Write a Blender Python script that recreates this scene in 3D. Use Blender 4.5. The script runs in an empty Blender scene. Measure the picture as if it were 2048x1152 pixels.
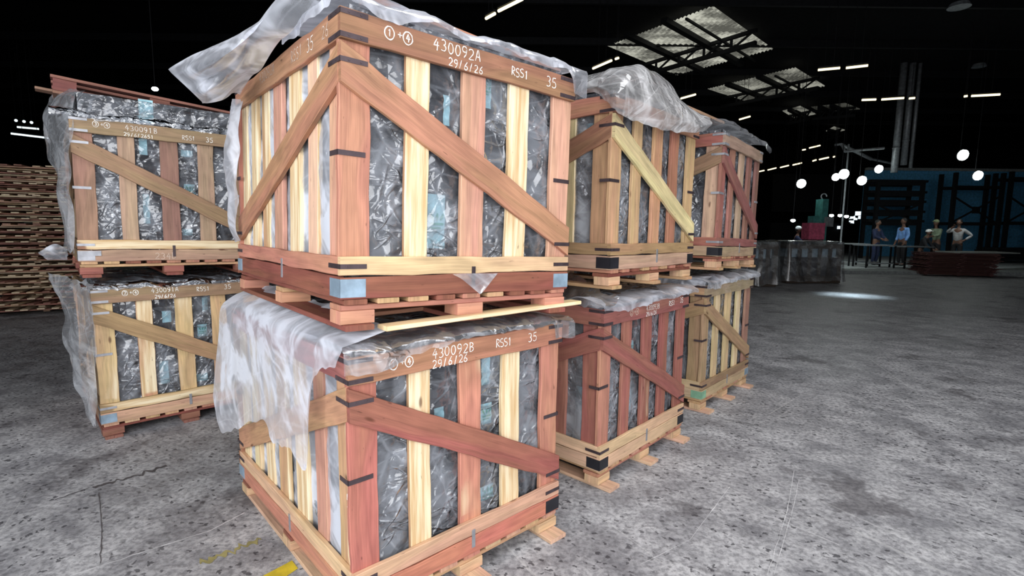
import bpy, math, random
from mathutils import Vector, Matrix, noise
R_ = random.Random(7)
SC = bpy.context.scene
COL = SC.collection

# ---------------------------------------------------------------- camera
F_PX, CAM_H = 1045.38, 1.58906
RIGHT = Vector((0.9999462852198957, 0.001208621293712052, 0.01029397442679248))
DOWN = Vector((0.010364684024661426, -0.11660330117246481, -0.9931244853897987))
FWD = Vector((0.0, 0.9931778337187414, -0.1166095648295977))
cd = bpy.data.cameras.new('camera'); cam = bpy.data.objects.new('camera', cd); COL.objects.link(cam)
cd.sensor_width = 36; cd.sensor_fit = 'HORIZONTAL'; cd.lens = F_PX * 36 / 2048; cd.clip_end = 200; cd.clip_start = .05
U = -DOWN; B_ = -FWD
cam.matrix_world = Matrix(((RIGHT.x, U.x, B_.x, 0), (RIGHT.y, U.y, B_.y, 0), (RIGHT.z, U.z, B_.z, CAM_H), (0, 0, 0, 1)))
SC.camera = cam
SC.view_settings.view_transform = 'Standard'; SC.view_settings.look = 'None'
SC.view_settings.gamma = 1; SC.view_settings.exposure = 0.0; SC.view_settings.use_curve_mapping = False
try:
    SC.cycles.use_denoising = True
    SC.cycles.transparent_max_bounces = 20
    SC.cycles.max_bounces = 6; SC.cycles.diffuse_bounces = 3
    SC.cycles.sample_clamp_indirect = 4
    SC.cycles.caustics_reflective = False; SC.cycles.caustics_refractive = False
except Exception: pass

# ---------------------------------------------------------------- light
w = bpy.data.worlds.new('world'); SC.world = w; w.use_nodes = True
w.node_tree.nodes['Background'].inputs[0].default_value = (.75, .85, 1, 1)
w.node_tree.nodes['Background'].inputs[1].default_value = 1.0

def area(name, loc, target, sx, sy, power, color, spread=180):
    l = bpy.data.lights.new(name, 'AREA'); l.shape = 'RECTANGLE'; l.size = sx; l.size_y = sy; l.energy = power; l.color = color
    l.spread = math.radians(spread)
    o = bpy.data.objects.new(name, l); COL.objects.link(o); o.location = loc
    o.rotation_euler = (Vector(target) - Vector(loc)).to_track_quat('-Z', 'Y').to_euler()
    return o
# daylight through the big loading door behind the photographer
area('doorway_daylight', (1.0, -1.75, 2.4), (1.0, 5.0, 0.6), 7.6, 4.0, 285, (1, .985, .98), 150)
area('side_doorway_daylight', (-4.2, -1.75, 2.7), (-1.5, 5, 1.2), 1.7, 2.8, 110, (.93, .96, 1), 150)
# overhead area lamp added to brighten the near floor; no skylight stands there
area('near_floor_fill', (3.2, 1.6, 8.3), (3.2, 1.61, 0), 5.0, 3.0, 360, (.97, .98, 1))
area('roof_gap_daylight', (8.0, 12.0, 8.0), (8.35, 12.7, 0), .8, .6, 7, (.7, .9, 1), 9)

# ---------------------------------------------------------------- helpers
def ray(px, py):
    return RIGHT * ((px - 1024) / F_PX) + DOWN * ((py - 576) / F_PX) + FWD
C0 = Vector((0, 0, CAM_H))
def aty(px, py, Y): d = ray(px, py); return C0 + d * (Y / d.y)
def onz(px, py, Z=0.0): d = ray(px, py); return C0 + d * ((Z - CAM_H) / d.z)

def lin(c, a=1.0):
    f = lambda v: (v / 255 / 12.92) if v / 255 <= .04045 else ((v / 255 + .055) / 1.055) ** 2.4
    return (f(c[0]), f(c[1]), f(c[2]), a)

def mesh(name, verts, faces, mat=None, parent=None, smooth=False, uv=None, loc=None):
    me = bpy.data.meshes.new(name); me.from_pydata([tuple(v) for v in verts], [], faces); me.update()
    if uv:
        for ln, data in uv.items():
            l = me.uv_layers.new(name=ln)
            l.data.foreach_set('uv', [c for p in data for c in p])
    o = bpy.data.objects.new(name, me); COL.objects.link(o)
    if mat: me.materials.append(mat)
    if parent: o.parent = parent
    if smooth: me.polygons.foreach_set('use_smooth', [True] * len(me.polygons))
    if loc is not None: o.location = loc
    return o

def empty(name, label, cat, loc=(0, 0, 0), rz=0, group=None, mw=None):
    o = bpy.data.objects.new(name, None); COL.objects.link(o); o.empty_display_size = .2
    if mw is not None: o.matrix_world = mw
    else: o.location = loc; o.rotation_euler = (0, 0, rz)
    return tag(o, label, cat, group)
def tag(o, label=None, cat=None, group=None, kind=None):
    if label: o['label'] = label
    if cat: o['category'] = cat
    if group: o['group'] = group
    if kind: o['kind'] = kind
    return o

BOXF = [(0, 3, 2, 1), (4, 5, 6, 7), (0, 1, 5, 4), (1, 2, 6, 5), (2, 3, 7, 6), (3, 0, 4, 7)]
class MB:
    def __init__(s): s.v = []; s.f = []
    def box(s, a, b, M=None):
        n = len(s.v); P = [(a[0], a[1], a[2]), (b[0], a[1], a[2]), (b[0], b[1], a[2]), (a[0], b[1], a[2]), (a[0], a[1], b[2]), (b[0], a[1], b[2]), (b[0], b[1], b[2]), (a[0], b[1], b[2])]
        s.v += [(M @ Vector(p)) if M else Vector(p) for p in P]; s.f += [tuple(n + i for i in f) for f in BOXF]; return s
    def bar(s, p, q, w, h=None, up=(0, 0, 1)):
        p, q = Vector(p), Vector(q); h = h or w; d = (q - p).normalized(); u = Vector(up)
        if abs(d.dot(u)) > .98: u = Vector((0, 1, 0))
        x = d.cross(u).normalized() * w / 2; y = x.cross(d).normalized() * h / 2; n = len(s.v)
        for c in (p, q):
            s.v += [c - x - y, c + x - y, c + x + y, c - x + y]
        s.f += [tuple(n + i for i in f) for f in BOXF]; return s
    def tube(s, p, q, r, r2=None, seg=12):
        p, q = Vector(p), Vector(q); r2 = r if r2 is None else r2; d = (q - p).normalized()
        u = Vector((0, 0, 1)) if abs(d.z) < .95 else Vector((1, 0, 0)); x = d.cross(u).normalized(); y = d.cross(x); n = len(s.v)
        for c, rr in ((p, r), (q, r2)):
            for i in range(seg):
                a = 2 * math.pi * i / seg; s.v.append(c + (x * math.cos(a) + y * math.sin(a)) * rr)
        for i in range(seg): j = (i + 1) % seg; s.f.append((n + i, n + j, n + seg + j, n + seg + i))
        s.f.append(tuple(n + i for i in reversed(range(seg)))); s.f.append(tuple(n + seg + i for i in range(seg))); return s
    def ball(s, c, r, sc=(1, 1, 1), a=12, b=8):
        n = len(s.v); c = Vector(c)
        for i in range(b + 1):
            th = math.pi * i / b
            for j in range(a):
                ph = 2 * math.pi * j / a
                s.v.append(c + Vector((r * sc[0] * math.sin(th) * math.cos(ph), r * sc[1] * math.sin(th) * math.sin(ph), r * sc[2] * math.cos(th))))
        for i in range(b):
            for j in range(a):
                k = (j + 1) % a; s.f.append((n + i * a + j, n + (i + 1) * a + j, n + (i + 1) * a + k, n + i * a + k))
        return s
    def build(s, name, mat, parent=None, smooth=False): return mesh(name, s.v, s.f, mat, parent, smooth)

# ---------------------------------------------------------------- materials
def newmat(name):
    m = bpy.data.materials.new(name); m.use_nodes = True; nt = m.node_tree; nt.nodes.clear()
    out = nt.nodes.new('ShaderNodeOutputMaterial'); return m, nt, out
def N(nt, t, **k):
    n = nt.nodes.new(t)
    for a, b in k.items():
        if a.startswith('i_'):
            key = a[2:]; n.inputs[int(key) if key.isdigit() else key.replace('_', ' ')].default_value = b
        else: setattr(n, a, b)
    return n
def math_(nt, op, a, b=None, clamp=False):
    n = nt.nodes.new('ShaderNodeMath'); n.operation = op; n.use_clamp = clamp
    for i, x in enumerate((a, b)):
        if x is None: continue
        if isinstance(x, (int, float)): n.inputs[i].default_value = x
        else: nt.links.new(x, n.inputs[i])
    return n.outputs[0]
def mixc(nt, fac, a, b, mode='MIX'):
    n = nt.nodes.new('ShaderNodeMix'); n.data_type = 'RGBA'; n.blend_type = mode
    for s, x in ((n.inputs[0], fac), (n.inputs[6], a), (n.inputs[7], b)):
        if isinstance(x, (int, float)): s.default_value = x
        elif isinstance(x, tuple): s.default_value = x
        else: nt.links.new(x, s)
    return n.outputs[2]
def ramp(nt, x, lo, hi, a=0.0, b=1.0):
    n = nt.nodes.new('ShaderNodeMapRange'); n.interpolation_type = 'SMOOTHSTEP'
    nt.links.new(x, n.inputs[0]); n.inputs[1].default_value = lo; n.inputs[2].default_value = hi; n.inputs[3].default_value = a; n.inputs[4].default_value = b
    return n.outputs[0]
def mapped(nt, vec, sc, rot=(0, 0, 0), loc=(0, 0, 0)):
    if any(rot):
        n = nt.nodes.new('ShaderNodeMapping'); nt.links.new(vec, n.inputs[0]); n.inputs['Rotation'].default_value = rot; vec = n.outputs[0]; rot = (0, 0, 0)
    n = nt.nodes.new('ShaderNodeMapping'); nt.links.new(vec, n.inputs[0]); n.inputs['Scale'].default_value = sc; n.inputs['Rotation'].default_value = rot; n.inputs['Location'].default_value = loc
    return n.outputs[0]
def noi(nt, vec, scale, detail=3, rough=.5, dist=0.0):
    n = N(nt, 'ShaderNodeTexNoise', i_Scale=scale, i_Detail=detail, i_Roughness=rough, i_Distortion=dist); nt.links.new(vec, n.inputs['Vector']); return n.outputs[0]

def simple(name, c, rough=.6, metal=0, spec=.5, bump=0, bscale=20):
    m, nt, out = newmat(name); b = N(nt, 'ShaderNodeBsdfPrincipled', i_Roughness=rough, i_Metallic=metal)
    b.inputs['Specular IOR Level'].default_value = spec
    tc = N(nt, 'ShaderNodeTexCoord'); n = noi(nt, tc.outputs['Object'], 9, 4, .6)
    L = lin(c); c1 = tuple(x * .8 for x in L[:3]) + (1,); c2 = tuple(min(1, x * 1.2) for x in L[:3]) + (1,)
    nt.links.new(mixc(nt, ramp(nt, n, .35, .65), c1, c2), b.inputs['Base Color'])
    if bump:
        bp = N(nt, 'ShaderNodeBump', i_Strength=bump, i_Distance=.01); nt.links.new(noi(nt, tc.outputs['Object'], bscale, 4), bp.inputs['Height']); nt.links.new(bp.outputs[0], b.inputs['Normal'])
    nt.links.new(b.outputs[0], out.inputs[0]); return m
def emis(name, c, s):
    m, nt, out = newmat(name); e = N(nt, 'ShaderNodeEmission', i_Strength=s); e.inputs[0].default_value = lin(c); nt.links.new(e.outputs[0], out.inputs[0]); return m

def make_wood():
    m, nt, out = newmat('sawn_wood')
    uv = N(nt, 'ShaderNodeUVMap', uv_map='M'); uvn = N(nt, 'ShaderNodeUVMap', uv_map='N'); oi = N(nt, 'ShaderNodeObjectInfo')
    sx = N(nt, 'ShaderNodeSeparateXYZ'); nt.links.new(uvn.outputs[0], sx.inputs[0])
    v = uv.outputs[0]
    warp = noi(nt, mapped(nt, v, (1.6, 5, 1)), 1, 2)
    # growth figure: contour bands of a long stretched noise
    big = noi(nt, mapped(nt, v, (1.1, 9, 1)), 1, 2, .45, .4)
    band = math_(nt, 'SINE', math_(nt, 'MULTIPLY', big, 62))
    fine = noi(nt, mapped(nt, v, (5, 190, 1)), 1, 3, .6)
    mid = noi(nt, mapped(nt, v, (2.2, 34, 1)), 1, 3, .6)
    blot = noi(nt, mapped(nt, v, (3.5, 6, 1), loc=(4, 9, 0)), 1, 3, .6)
    g = math_(nt, 'ADD', math_(nt, 'MULTIPLY', band, .06), math_(nt, 'ADD', math_(nt, 'MULTIPLY', math_(nt, 'SUBTRACT', fine, .5), .6), math_(nt, 'MULTIPLY', math_(nt, 'SUBTRACT', mid, .5), .8)))
    g = math_(nt, 'ADD', g, math_(nt, 'MULTIPLY', math_(nt, 'SUBTRACT', blot, .5), .75))
    g = math_(nt, 'ADD', g, 1.0)
    heart = mixc(nt, 1.0, oi.outputs['Color'], g, 'MULTIPLY')
    hs = N(nt, 'ShaderNodeHueSaturation'); nt.links.new(heart, hs.inputs['Color']); nt.links.new(ramp(nt, big, .35, .65, .502, .520), hs.inputs['Hue'])
    hs.inputs['Saturation'].default_value = .84; hs.inputs['Value'].default_value = .98
    # pale sapwood band along one edge
    thr = math_(nt, 'SUBTRACT', 1.3, math_(nt, 'MULTIPLY', oi.outputs['Alpha'], 2.6))
    pos = math_(nt, 'ADD', sx.outputs[1], math_(nt, 'MULTIPLY', math_(nt, 'SUBTRACT', warp, .5), .55))
    sap = ramp(nt, math_(nt, 'SUBTRACT', pos, thr), -.04, .05)
    sapc = mixc(nt, ramp(nt, mid, .3, .7), lin((204, 170, 124)), lin((242, 226, 192)))
    col = mixc(nt, sap, hs.outputs[0], sapc)
    # knots and dark streaks
    vo = N(nt, 'ShaderNodeTexVoronoi', i_Scale=1.0); nt.links.new(mapped(nt, v, (3.1, 8.5, 1)), vo.inputs['Vector'])
    kn = ramp(nt, math_(nt, 'ADD', vo.outputs['Distance'], math_(nt, 'MULTIPLY', warp, .08)), .085, .15, 1.0, 0.0)
    sel = N(nt, 'ShaderNodeSeparateColor'); nt.links.new(vo.outputs['Color'], sel.inputs[0])
    kn = math_(nt, 'MULTIPLY', kn, math_(nt, 'GREATER_THAN', sel.outputs[0], .62))
    col = mixc(nt, math_(nt, 'MULTIPLY', kn, .75), col, lin((84, 46, 30)))
    fl = noi(nt, mapped(nt, v, (14, 60, 1), loc=(3, 1, 0)), 1, 2)
    col = mixc(nt, ramp(nt, fl, .70, .76, 0, .55), col, lin((60, 36, 28)))
    b = N(nt, 'ShaderNodeBsdfPrincipled', i_Roughness=.62); b.inputs['Specular IOR Level'].default_value = .3
    nt.links.new(col, b.inputs['Base Color'])
    bp = N(nt, 'ShaderNodeBump', i_Strength=.35, i_Distance=.003); nt.links.new(math_(nt, 'ADD', fine, mid), bp.inputs['Height']); nt.links.new(bp.outputs[0], b.inputs['Normal'])
    nt.links.new(b.outputs[0], out.inputs[0]); return m

def make_film(name, white, gloss, haze_col, bump, sc=1.0, rough=.10, tint=(.93, .95, .97), crum=1.0):
    m, nt, out = newmat(name); tc = N(nt, 'ShaderNodeTexCoord'); ob = tc.outputs['Object']
    def vor(scale, mp, rot, dist):
        nz = N(nt, 'ShaderNodeTexNoise', i_Scale=3.0 * sc, i_Detail=2.0); nt.links.new(ob, nz.inputs['Vector'])
        va = N(nt, 'ShaderNodeVectorMath', operation='MULTIPLY_ADD'); nt.links.new(nz.outputs['Color'], va.inputs[0]); va.inputs[1].default_value = (dist,) * 3; nt.links.new(ob, va.inputs[2])
        v = N(nt, 'ShaderNodeTexVoronoi', i_Scale=scale, feature='DISTANCE_TO_EDGE'); nt.links.new(mapped(nt, va.outputs[0], mp, rot), v.inputs['Vector']); return v.outputs['Distance']
    v1 = vor(5.5 * sc, (1.5, 1.5, .62), (.5, .35, .2), .10); v2 = vor(14 * sc, (1.3, 1.3, .55), (-.6, -.4, .7), .05); v3 = vor(8 * sc, (.5, .5, 1.7), (.35, .3, .1), .08)
    soft = noi(nt, mapped(nt, ob, (4 * sc, 4 * sc, 2.2 * sc), (.6, .4, .9)), 1, 2, .5, .6)
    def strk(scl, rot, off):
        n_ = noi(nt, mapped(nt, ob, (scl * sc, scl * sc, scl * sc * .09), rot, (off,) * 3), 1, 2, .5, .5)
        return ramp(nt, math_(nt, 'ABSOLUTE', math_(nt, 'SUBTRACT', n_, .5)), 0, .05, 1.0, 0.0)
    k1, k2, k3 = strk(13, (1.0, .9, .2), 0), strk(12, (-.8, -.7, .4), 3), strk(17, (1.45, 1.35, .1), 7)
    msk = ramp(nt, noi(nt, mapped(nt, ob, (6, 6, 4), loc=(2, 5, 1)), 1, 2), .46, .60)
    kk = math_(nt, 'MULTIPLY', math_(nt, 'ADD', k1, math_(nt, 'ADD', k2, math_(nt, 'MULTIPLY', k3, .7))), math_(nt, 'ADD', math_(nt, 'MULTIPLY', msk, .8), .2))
    h = math_(nt, 'ADD', math_(nt, 'MULTIPLY', soft, .9), math_(nt, 'MULTIPLY', math_(nt, 'ADD', math_(nt, 'MULTIPLY', v1, .6), math_(nt, 'ADD', math_(nt, 'MULTIPLY', v2, .3), math_(nt, 'MULTIPLY', kk, .09))), crum))
    bp = N(nt, 'ShaderNodeBump', i_Strength=bump, i_Distance=.08); nt.links.new(h, bp.inputs['Height'])
    tr = N(nt, 'ShaderNodeBsdfTransparent'); tr.inputs[0].default_value = tint + (1,)
    df = N(nt, 'ShaderNodeBsdfDiffuse'); df.inputs[0].default_value = haze_col + (1,); nt.links.new(bp.outputs[0], df.inputs['Normal'])
    tl = N(nt, 'ShaderNodeBsdfTranslucent'); tl.inputs[0].default_value = haze_col + (1,)
    mx = N(nt, 'ShaderNodeMixShader', i_0=.35); nt.links.new(df.outputs[0], mx.inputs[1]); nt.links.new(tl.outputs[0], mx.inputs[2])
    lw = N(nt, 'ShaderNodeLayerWeight', i_Blend=.35); nt.links.new(bp.outputs[0], lw.inputs['Normal'])
    crease = ramp(nt, math_(nt, 'MINIMUM', v1, v3), 0, .035, 1.0, 0.0)
    veil = ramp(nt, noi(nt, mapped(nt, ob, (5, 5, 2.0), (.9, .6, .4)), 1, 3, .6, .8), .42, .66, .35, 1.7)
    fac = math_(nt, 'ADD', math_(nt, 'MULTIPLY', veil, white), math_(nt, 'MULTIPLY', crease, white * .7 * crum), True)
    fac = math_(nt, 'ADD', fac, math_(nt, 'MULTIPLY', kk, white * .65 * crum), True)  # streaks whiten the film: crease whitening plus wrinkle glints painted into the haze
    fac = math_(nt, 'ADD', fac, math_(nt, 'MULTIPLY', lw.outputs['Facing'], white * .8), True)
    s1 = N(nt, 'ShaderNodeMixShader'); nt.links.new(fac, s1.inputs[0]); nt.links.new(tr.outputs[0], s1.inputs[1]); nt.links.new(mx.outputs[0], s1.inputs[2])
    gl = N(nt, 'ShaderNodeBsdfGlossy', i_Roughness=rough); gl.inputs[0].default_value = (1, 1, 1, 1); nt.links.new(bp.outputs[0], gl.inputs['Normal'])
    fr = N(nt, 'ShaderNodeFresnel', i_IOR=1.45); nt.links.new(bp.outputs[0], fr.inputs['Normal'])
    gf = math_(nt, 'ADD', math_(nt, 'MULTIPLY', fr.outputs[0], gloss), gloss * .05, True)
    s2 = N(nt, 'ShaderNodeMixShader'); nt.links.new(gf, s2.inputs[0]); nt.links.new(s1.outputs[0], s2.inputs[1]); nt.links.new(gl.outputs[0], s2.inputs[2])
    nt.links.new(s2.outputs[0], out.inputs[0]); return m

def make_floor():
    m, nt, out = newmat('worn_concrete'); tc = N(nt, 'ShaderNodeTexCoord'); ob = tc.outputs['Object']
    big = noi(nt, ob, .55, 4, .6); med = noi(nt, ob, 3.2, 5, .65); fin = noi(nt, ob, 34, 4, .7)
    vstr = noi(nt, mapped(nt, ob, (1.1, 6.5, 1), (0, 0, .55)), 1.6, 4, .65)
    c = mixc(nt, ramp(nt, med, .3, .72), lin((134, 134, 138)), lin((200, 200, 202)))
    c = mixc(nt, ramp(nt, vstr, .45, .72, 0, .35), c, lin((214, 214, 216)))
    c = mixc(nt, ramp(nt, big, .50, .72, 0, .55), c, lin((100, 99, 102)))
    c = mixc(nt, ramp(nt, fin, .35, .62, .6, 0), c, lin((84, 84, 88)))
    # chipped dark specks, elongated
    nz_ = N(nt, 'ShaderNodeTexNoise', i_Scale=38.0, i_Detail=2.0); nt.links.new(ob, nz_.inputs['Vector'])
    va_ = N(nt, 'ShaderNodeVectorMath', operation='MULTIPLY_ADD'); nt.links.new(nz_.outputs['Color'], va_.inputs[0]); va_.inputs[1].default_value = (.05, .05, 0); nt.links.new(ob, va_.inputs[2])
    vo = N(nt, 'ShaderNodeTexVoronoi', i_Scale=1.0); nt.links.new(mapped(nt, va_.outputs[0], (22, 34, 1), (0, 0, .5)), vo.inputs['Vector'])
    sep = N(nt, 'ShaderNodeSeparateColor'); nt.links.new(vo.outputs['Color'], sep.inputs[0])
    sz = math_(nt, 'MULTIPLY', sep.outputs[1], .38)
    sp = math_(nt, 'MULTIPLY', math_(nt, 'LESS_THAN', vo.outputs['Distance'], sz), math_(nt, 'GREATER_THAN', sep.outputs[0], .25))
    sp = math_(nt, 'MULTIPLY', sp, ramp(nt, noi(nt, ob, 1.1, 3), .30, .50))
    c = mixc(nt, math_(nt, 'MULTIPLY', sp, .8), c, lin((58, 57, 62)))
    # oil stains
    st = noi(nt, mapped(nt, ob, (1, 1, 1), loc=(7.3, 2.2, 0)), 1.25, 5, .7)
    c = mixc(nt, ramp(nt, st, .56, .66, 0, .6), c, lin((66, 62, 66)))
    # tyre and drag scratches
    for k, (rot, off) in enumerate(((1.05, 0), (-.75, 5), (1.9, 9))):
        sc_ = noi(nt, mapped(nt, ob, (.35, 26, 1), (0, 0, rot), (off, off, 0)), 1, 2, .5, .15)
        c = mixc(nt, ramp(nt, sc_, .715, .735, 0, .25), c, lin((214, 214, 212)))
    sc_ = noi(nt, mapped(nt, ob, (.3, 9, 1), (0, 0, .62), (1, 3, 0)), 1, 3, .6)
    c = mixc(nt, ramp(nt, sc_, .66, .72, 0, .35), c, lin((72, 70, 72)))
    b = N(nt, 'ShaderNodeBsdfPrincipled'); nt.links.new(c, b.inputs['Base Color']); b.inputs['Specular IOR Level'].default_value = .2
    nt.links.new(ramp(nt, med, .3, .7, .42, .62), b.inputs['Roughness'])
    bp = N(nt, 'ShaderNodeBump', i_Strength=.4, i_Distance=.006); nt.links.new(math_(nt, 'SUBTRACT', math_(nt, 'ADD', fin, med), math_(nt, 'MULTIPLY', sp, .9)), bp.inputs['Height']); nt.links.new(bp.outputs[0], b.inputs['Normal'])
    nt.links.new(b.outputs[0], out.inputs[0]); return m

M = dict(
    wood=make_wood(), floor=make_floor(),
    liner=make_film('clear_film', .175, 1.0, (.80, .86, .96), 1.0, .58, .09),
    flap=make_film('milky_film', .52, .28, (.84, .88, .97), .30, .45, .20, (.95, .95, .97), .22),
    hood=make_film('crisp_film', .42, .9, (.97, .98, 1.0), .6, .6, .12, (.95, .95, .97), .6),
    flap_thin=make_film('thin_film', .26, .6, (.84, .88, .94), .45, .6, .15, (.95, .95, .97), .5),
    carton=simple('pale_carton', (150, 172, 184), .8),
    cover=make_film('dusty_film', .17, .5, (.85, .9, .92), .22, .3, .2, (.95, .95, .97), .2),
    bale=simple('black_wrap', (64, 63, 68), .32, 0, .6, .7, 26),
    label=simple('pale_blue_label', (165, 212, 224), .5), green=simple('green_print', (40, 150, 130), .6),
    strap=simple('dark_steel', (86, 74, 78), .45, .55), silver=simple('galvanised_steel', (168, 170, 176), .5, .5),
    bluesteel=simple('blue_galvanised', (150, 172, 190), .5, .35), blackp=simple('black_plate', (40, 40, 46), .5, .2),
    greenp=simple('green_painted_plate', (132, 176, 146), .6), chalk=simple('chalk', (240, 236, 230), .9), chalk2=simple('faint_chalk', (200, 180, 165), .9),
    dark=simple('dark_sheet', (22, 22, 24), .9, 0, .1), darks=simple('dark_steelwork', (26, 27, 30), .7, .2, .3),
    blue=simple('blue_wall', (92, 168, 215), .8), teal=simple('teal_paint', (70, 135, 130), .5), pink=simple('pink_panel', (205, 95, 125), .6),
    grey=simple('grey_paint', (120, 125, 128), .6), duct=simple('duct_metal', (150, 155, 160), .5, .4),
    yellow=simple('yellow_paint', (214, 190, 50), .7), curb=simple('pale_concrete', (150, 155, 155), .8),
    chip=simple('chipped_pale_concrete', (214, 214, 216), .9), oil=simple('oil_mark', (82, 78, 80), .7), oldpaint=simple('worn_yellow_paint', (150, 142, 92), .85),
    lamp=emis('lamp_glow', (245, 255, 250), 24), tube=emis('tube_glow', (255, 238, 190), 2.2), wtube=emis('white_tube_glow', (225, 240, 245), 1.6), day=emis('daylight_pane', (230, 245, 255), 1.3),
    skin=simple('skin', (112, 80, 64), .6), hair=simple('black_hair', (20, 18, 18), .6),
)

# ---------------------------------------------------------------- board
def board(name, P0, P1, wv, tv, col, sap=0.0, parent=None, seg=None, jit=.0015, mat=None, seed=None, bend=0.0):
    """a sawn board: centre line P0-P1, half width vector wv, half thickness vector tv, chamfered, edges slightly uneven"""
    P0, P1, wv, tv = Vector(P0), Vector(P1), Vector(wv), Vector(tv)
    L = (P1 - P0).length; seg = seg or max(2, int(L / .09)); W2 = wv.length; T2 = tv.length
    if seed is None: seed = R_.random() * 90
    c = min(.0025, T2 * .4); cw, ct = 1 - c / W2, 1 - c / T2
    ring = [(-cw, -1), (cw, -1), (1, -ct), (1, ct), (cw, 1), (-cw, 1), (-1, ct), (-1, -ct)]
    per = []; acc = 0
    for i in range(9):
        a = ring[i % 8]
        if i: b = ring[i - 1]; acc += math.hypot((a[0] - b[0]) * W2, (a[1] - b[1]) * T2)
        per.append(acc)
    vs = []; wd = wv / W2
    for i in range(seg + 1):
        t = i / seg; ctr = P0.lerp(P1, t) + wd * (bend * 4 * t * (1 - t) + jit * noise.noise(Vector((t * L * 3, seed, 2))))
        e1 = 1 + jit / W2 * 2 * noise.noise(Vector((t * L * 6, seed, 9))); e2 = 1 + jit / W2 * 2 * noise.noise(Vector((t * L * 6, seed, 19)))
        for (a, b) in ring: vs.append(ctr + wv * a * (e1 if a > 0 else e2) + tv * b)
    fs = []; um = []; un = []
    o1, o2 = seed * 1.37, seed * .73
    for i in range(seg):
        for j in range(8):
            k = (j + 1) % 8; fs.append((i * 8 + j, i * 8 + k, i * 8 + 8 + k, i * 8 + 8 + j))
            x0, x1 = i / seg * L, (i + 1) / seg * L
            um += [(x0 + o1, per[j] + o2), (x0 + o1, per[j + 1] + o2), (x1 + o1, per[j + 1] + o2), (x1 + o1, per[j] + o2)]
            n0, n1 = ring[j][0], ring[k][0]
            un += [(x0, n0), (x0, n1), (x1, n1), (x1, n0)]
    for base, rev in ((0, True), (seg * 8, False)):
        idx = list(range(8)); idx = idx[::-1] if rev else idx
        fs.append(tuple(base + i for i in idx)); um += [(ring[i][1] * T2 + o1, ring[i][0] * W2 + o2) for i in idx]; un += [(0, ring[i][0]) for i in idx]
    o = mesh(name, vs, fs, mat or M['wood'], parent, uv={'M': um, 'N': un})
    o.color = lin(col)[:3] + (sap,); return o

# ---------------------------------------------------------------- chalk
def arc(cx, cy, rx, ry, a0, a1, n=8): return [(cx + rx * math.cos(math.radians(a0 + (a1 - a0) * i / n)), cy + ry * math.sin(math.radians(a0 + (a1 - a0) * i / n))) for i in range(n + 1)]
G = {
    '0': [arc(.3, .5, .26, .48, 100, 450, 14)], '1': [[(.15, .75), (.32, 1), (.30, 0)]], '2': [arc(.3, .72, .26, .27, 160, -40, 8) + [(.05, .02), (.6, .05)]],
    '3': [arc(.28, .75, .24, .24, 140, -80, 8) + arc(.28, .26, .27, .26, 80, -140, 8)], '4': [[(.38, 1), (.05, .38), (.62, .42)], [(.45, .75), (.40, -.05)]],
    '5': [[(.58, 1), (.16, .97), (.12, .6)] + arc(.3, .32, .28, .30, 110, -140, 8)], '6': [[(.5, 1), (.2, .6)] + arc(.3, .25, .24, .25, 170, -180, 10)],
    '9': [arc(.3, .72, .24, .26, 20, 370, 10) + [(.5, .3), (.25, -.05)]], 'A': [[(.02, 0), (.3, 1), (.36, .98), (.6, 0)], [(.12, .35), (.55, .38)]],
    'B': [[(.1, 0), (.12, 1)] + arc(.14, .76, .38, .24, 90, -90, 6) + arc(.14, .26, .44, .26, 90, -90, 6)], 'R': [[(.1, 0), (.12, 1)] + arc(.14, .74, .38, .26, 90, -90, 6) + [(.6, 0)]],
    'S': [arc(.32, .75, .24, .24, 40, 230, 8) + arc(.3, .26, .26, .26, 80, -140, 8)], '/': [[(.12, -.05), (.42, 1.05)]], '+': [[(.05, .5), (.55, .5)], [(.3, .22), (.3, .78)]], ' ': []}
def chalk(text, fn, a0, z0, hgt, parent, mat, wd=.0042, seed=1, slant=.0, thin=1.0, adv=.78):
    """hand-drawn chalk strokes on a board face; fn(a, z) gives the local point just above the wood; (x) makes a ringed digit"""
    rr = random.Random(seed); vs = []; fs = []; x = 0
    def stroke(pts):
        P = []
        for i in range(len(pts) - 1):
            n = 3 if math.dist(pts[i], pts[i + 1]) > .3 else 1
            for k in range(n): t = k / n; P.append((pts[i][0] * (1 - t) + pts[i + 1][0] * t, pts[i][1] * (1 - t) + pts[i + 1][1] * t))
        P.append(pts[-1]); P = [(p[0] + rr.uniform(-.018, .018), p[1] + rr.uniform(-.018, .018)) for p in P]
        n0 = len(vs)
        for i, p in enumerate(P):
            q = P[min(i + 1, len(P) - 1)]; o = P[max(i - 1, 0)]; dx, dy = q[0] - o[0], q[1] - o[1]; l = math.hypot(dx, dy) or 1
            ww = wd / 2 * rr.uniform(.6, 1.25) * thin; nx, ny = -dy / l * ww, dx / l * ww
            a, z = a0 + (x + p[0]) * hgt, z0 + p[1] * hgt + slant * (x + p[0]) * hgt
            vs.append(fn(a + nx, z + ny)); vs.append(fn(a - nx, z - ny))
        for i in range(len(P) - 1): k = n0 + 2 * i; fs.append((k, k + 1, k + 3, k + 2))
    i = 0
    while i < len(text):
        ch = text[i]
        if ch == '(':
            ch = text[i + 1]; i += 2
            stroke(arc(.42, .45, .56, .66, 70, 440, 16)); x += .14
            for s in G[ch]: stroke([(a * .8 + .05, b * .75 + .1) for a, b in s])
            x += 1.2
        else:
            j = rr.uniform(-.06, .06)
            for s in G[ch]: stroke([(a, b + j) for a, b in s])
            x += adv + rr.uniform(-.04, .05); i += 1
    return mesh('chalk_writing', vs, fs, mat, parent)

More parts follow.
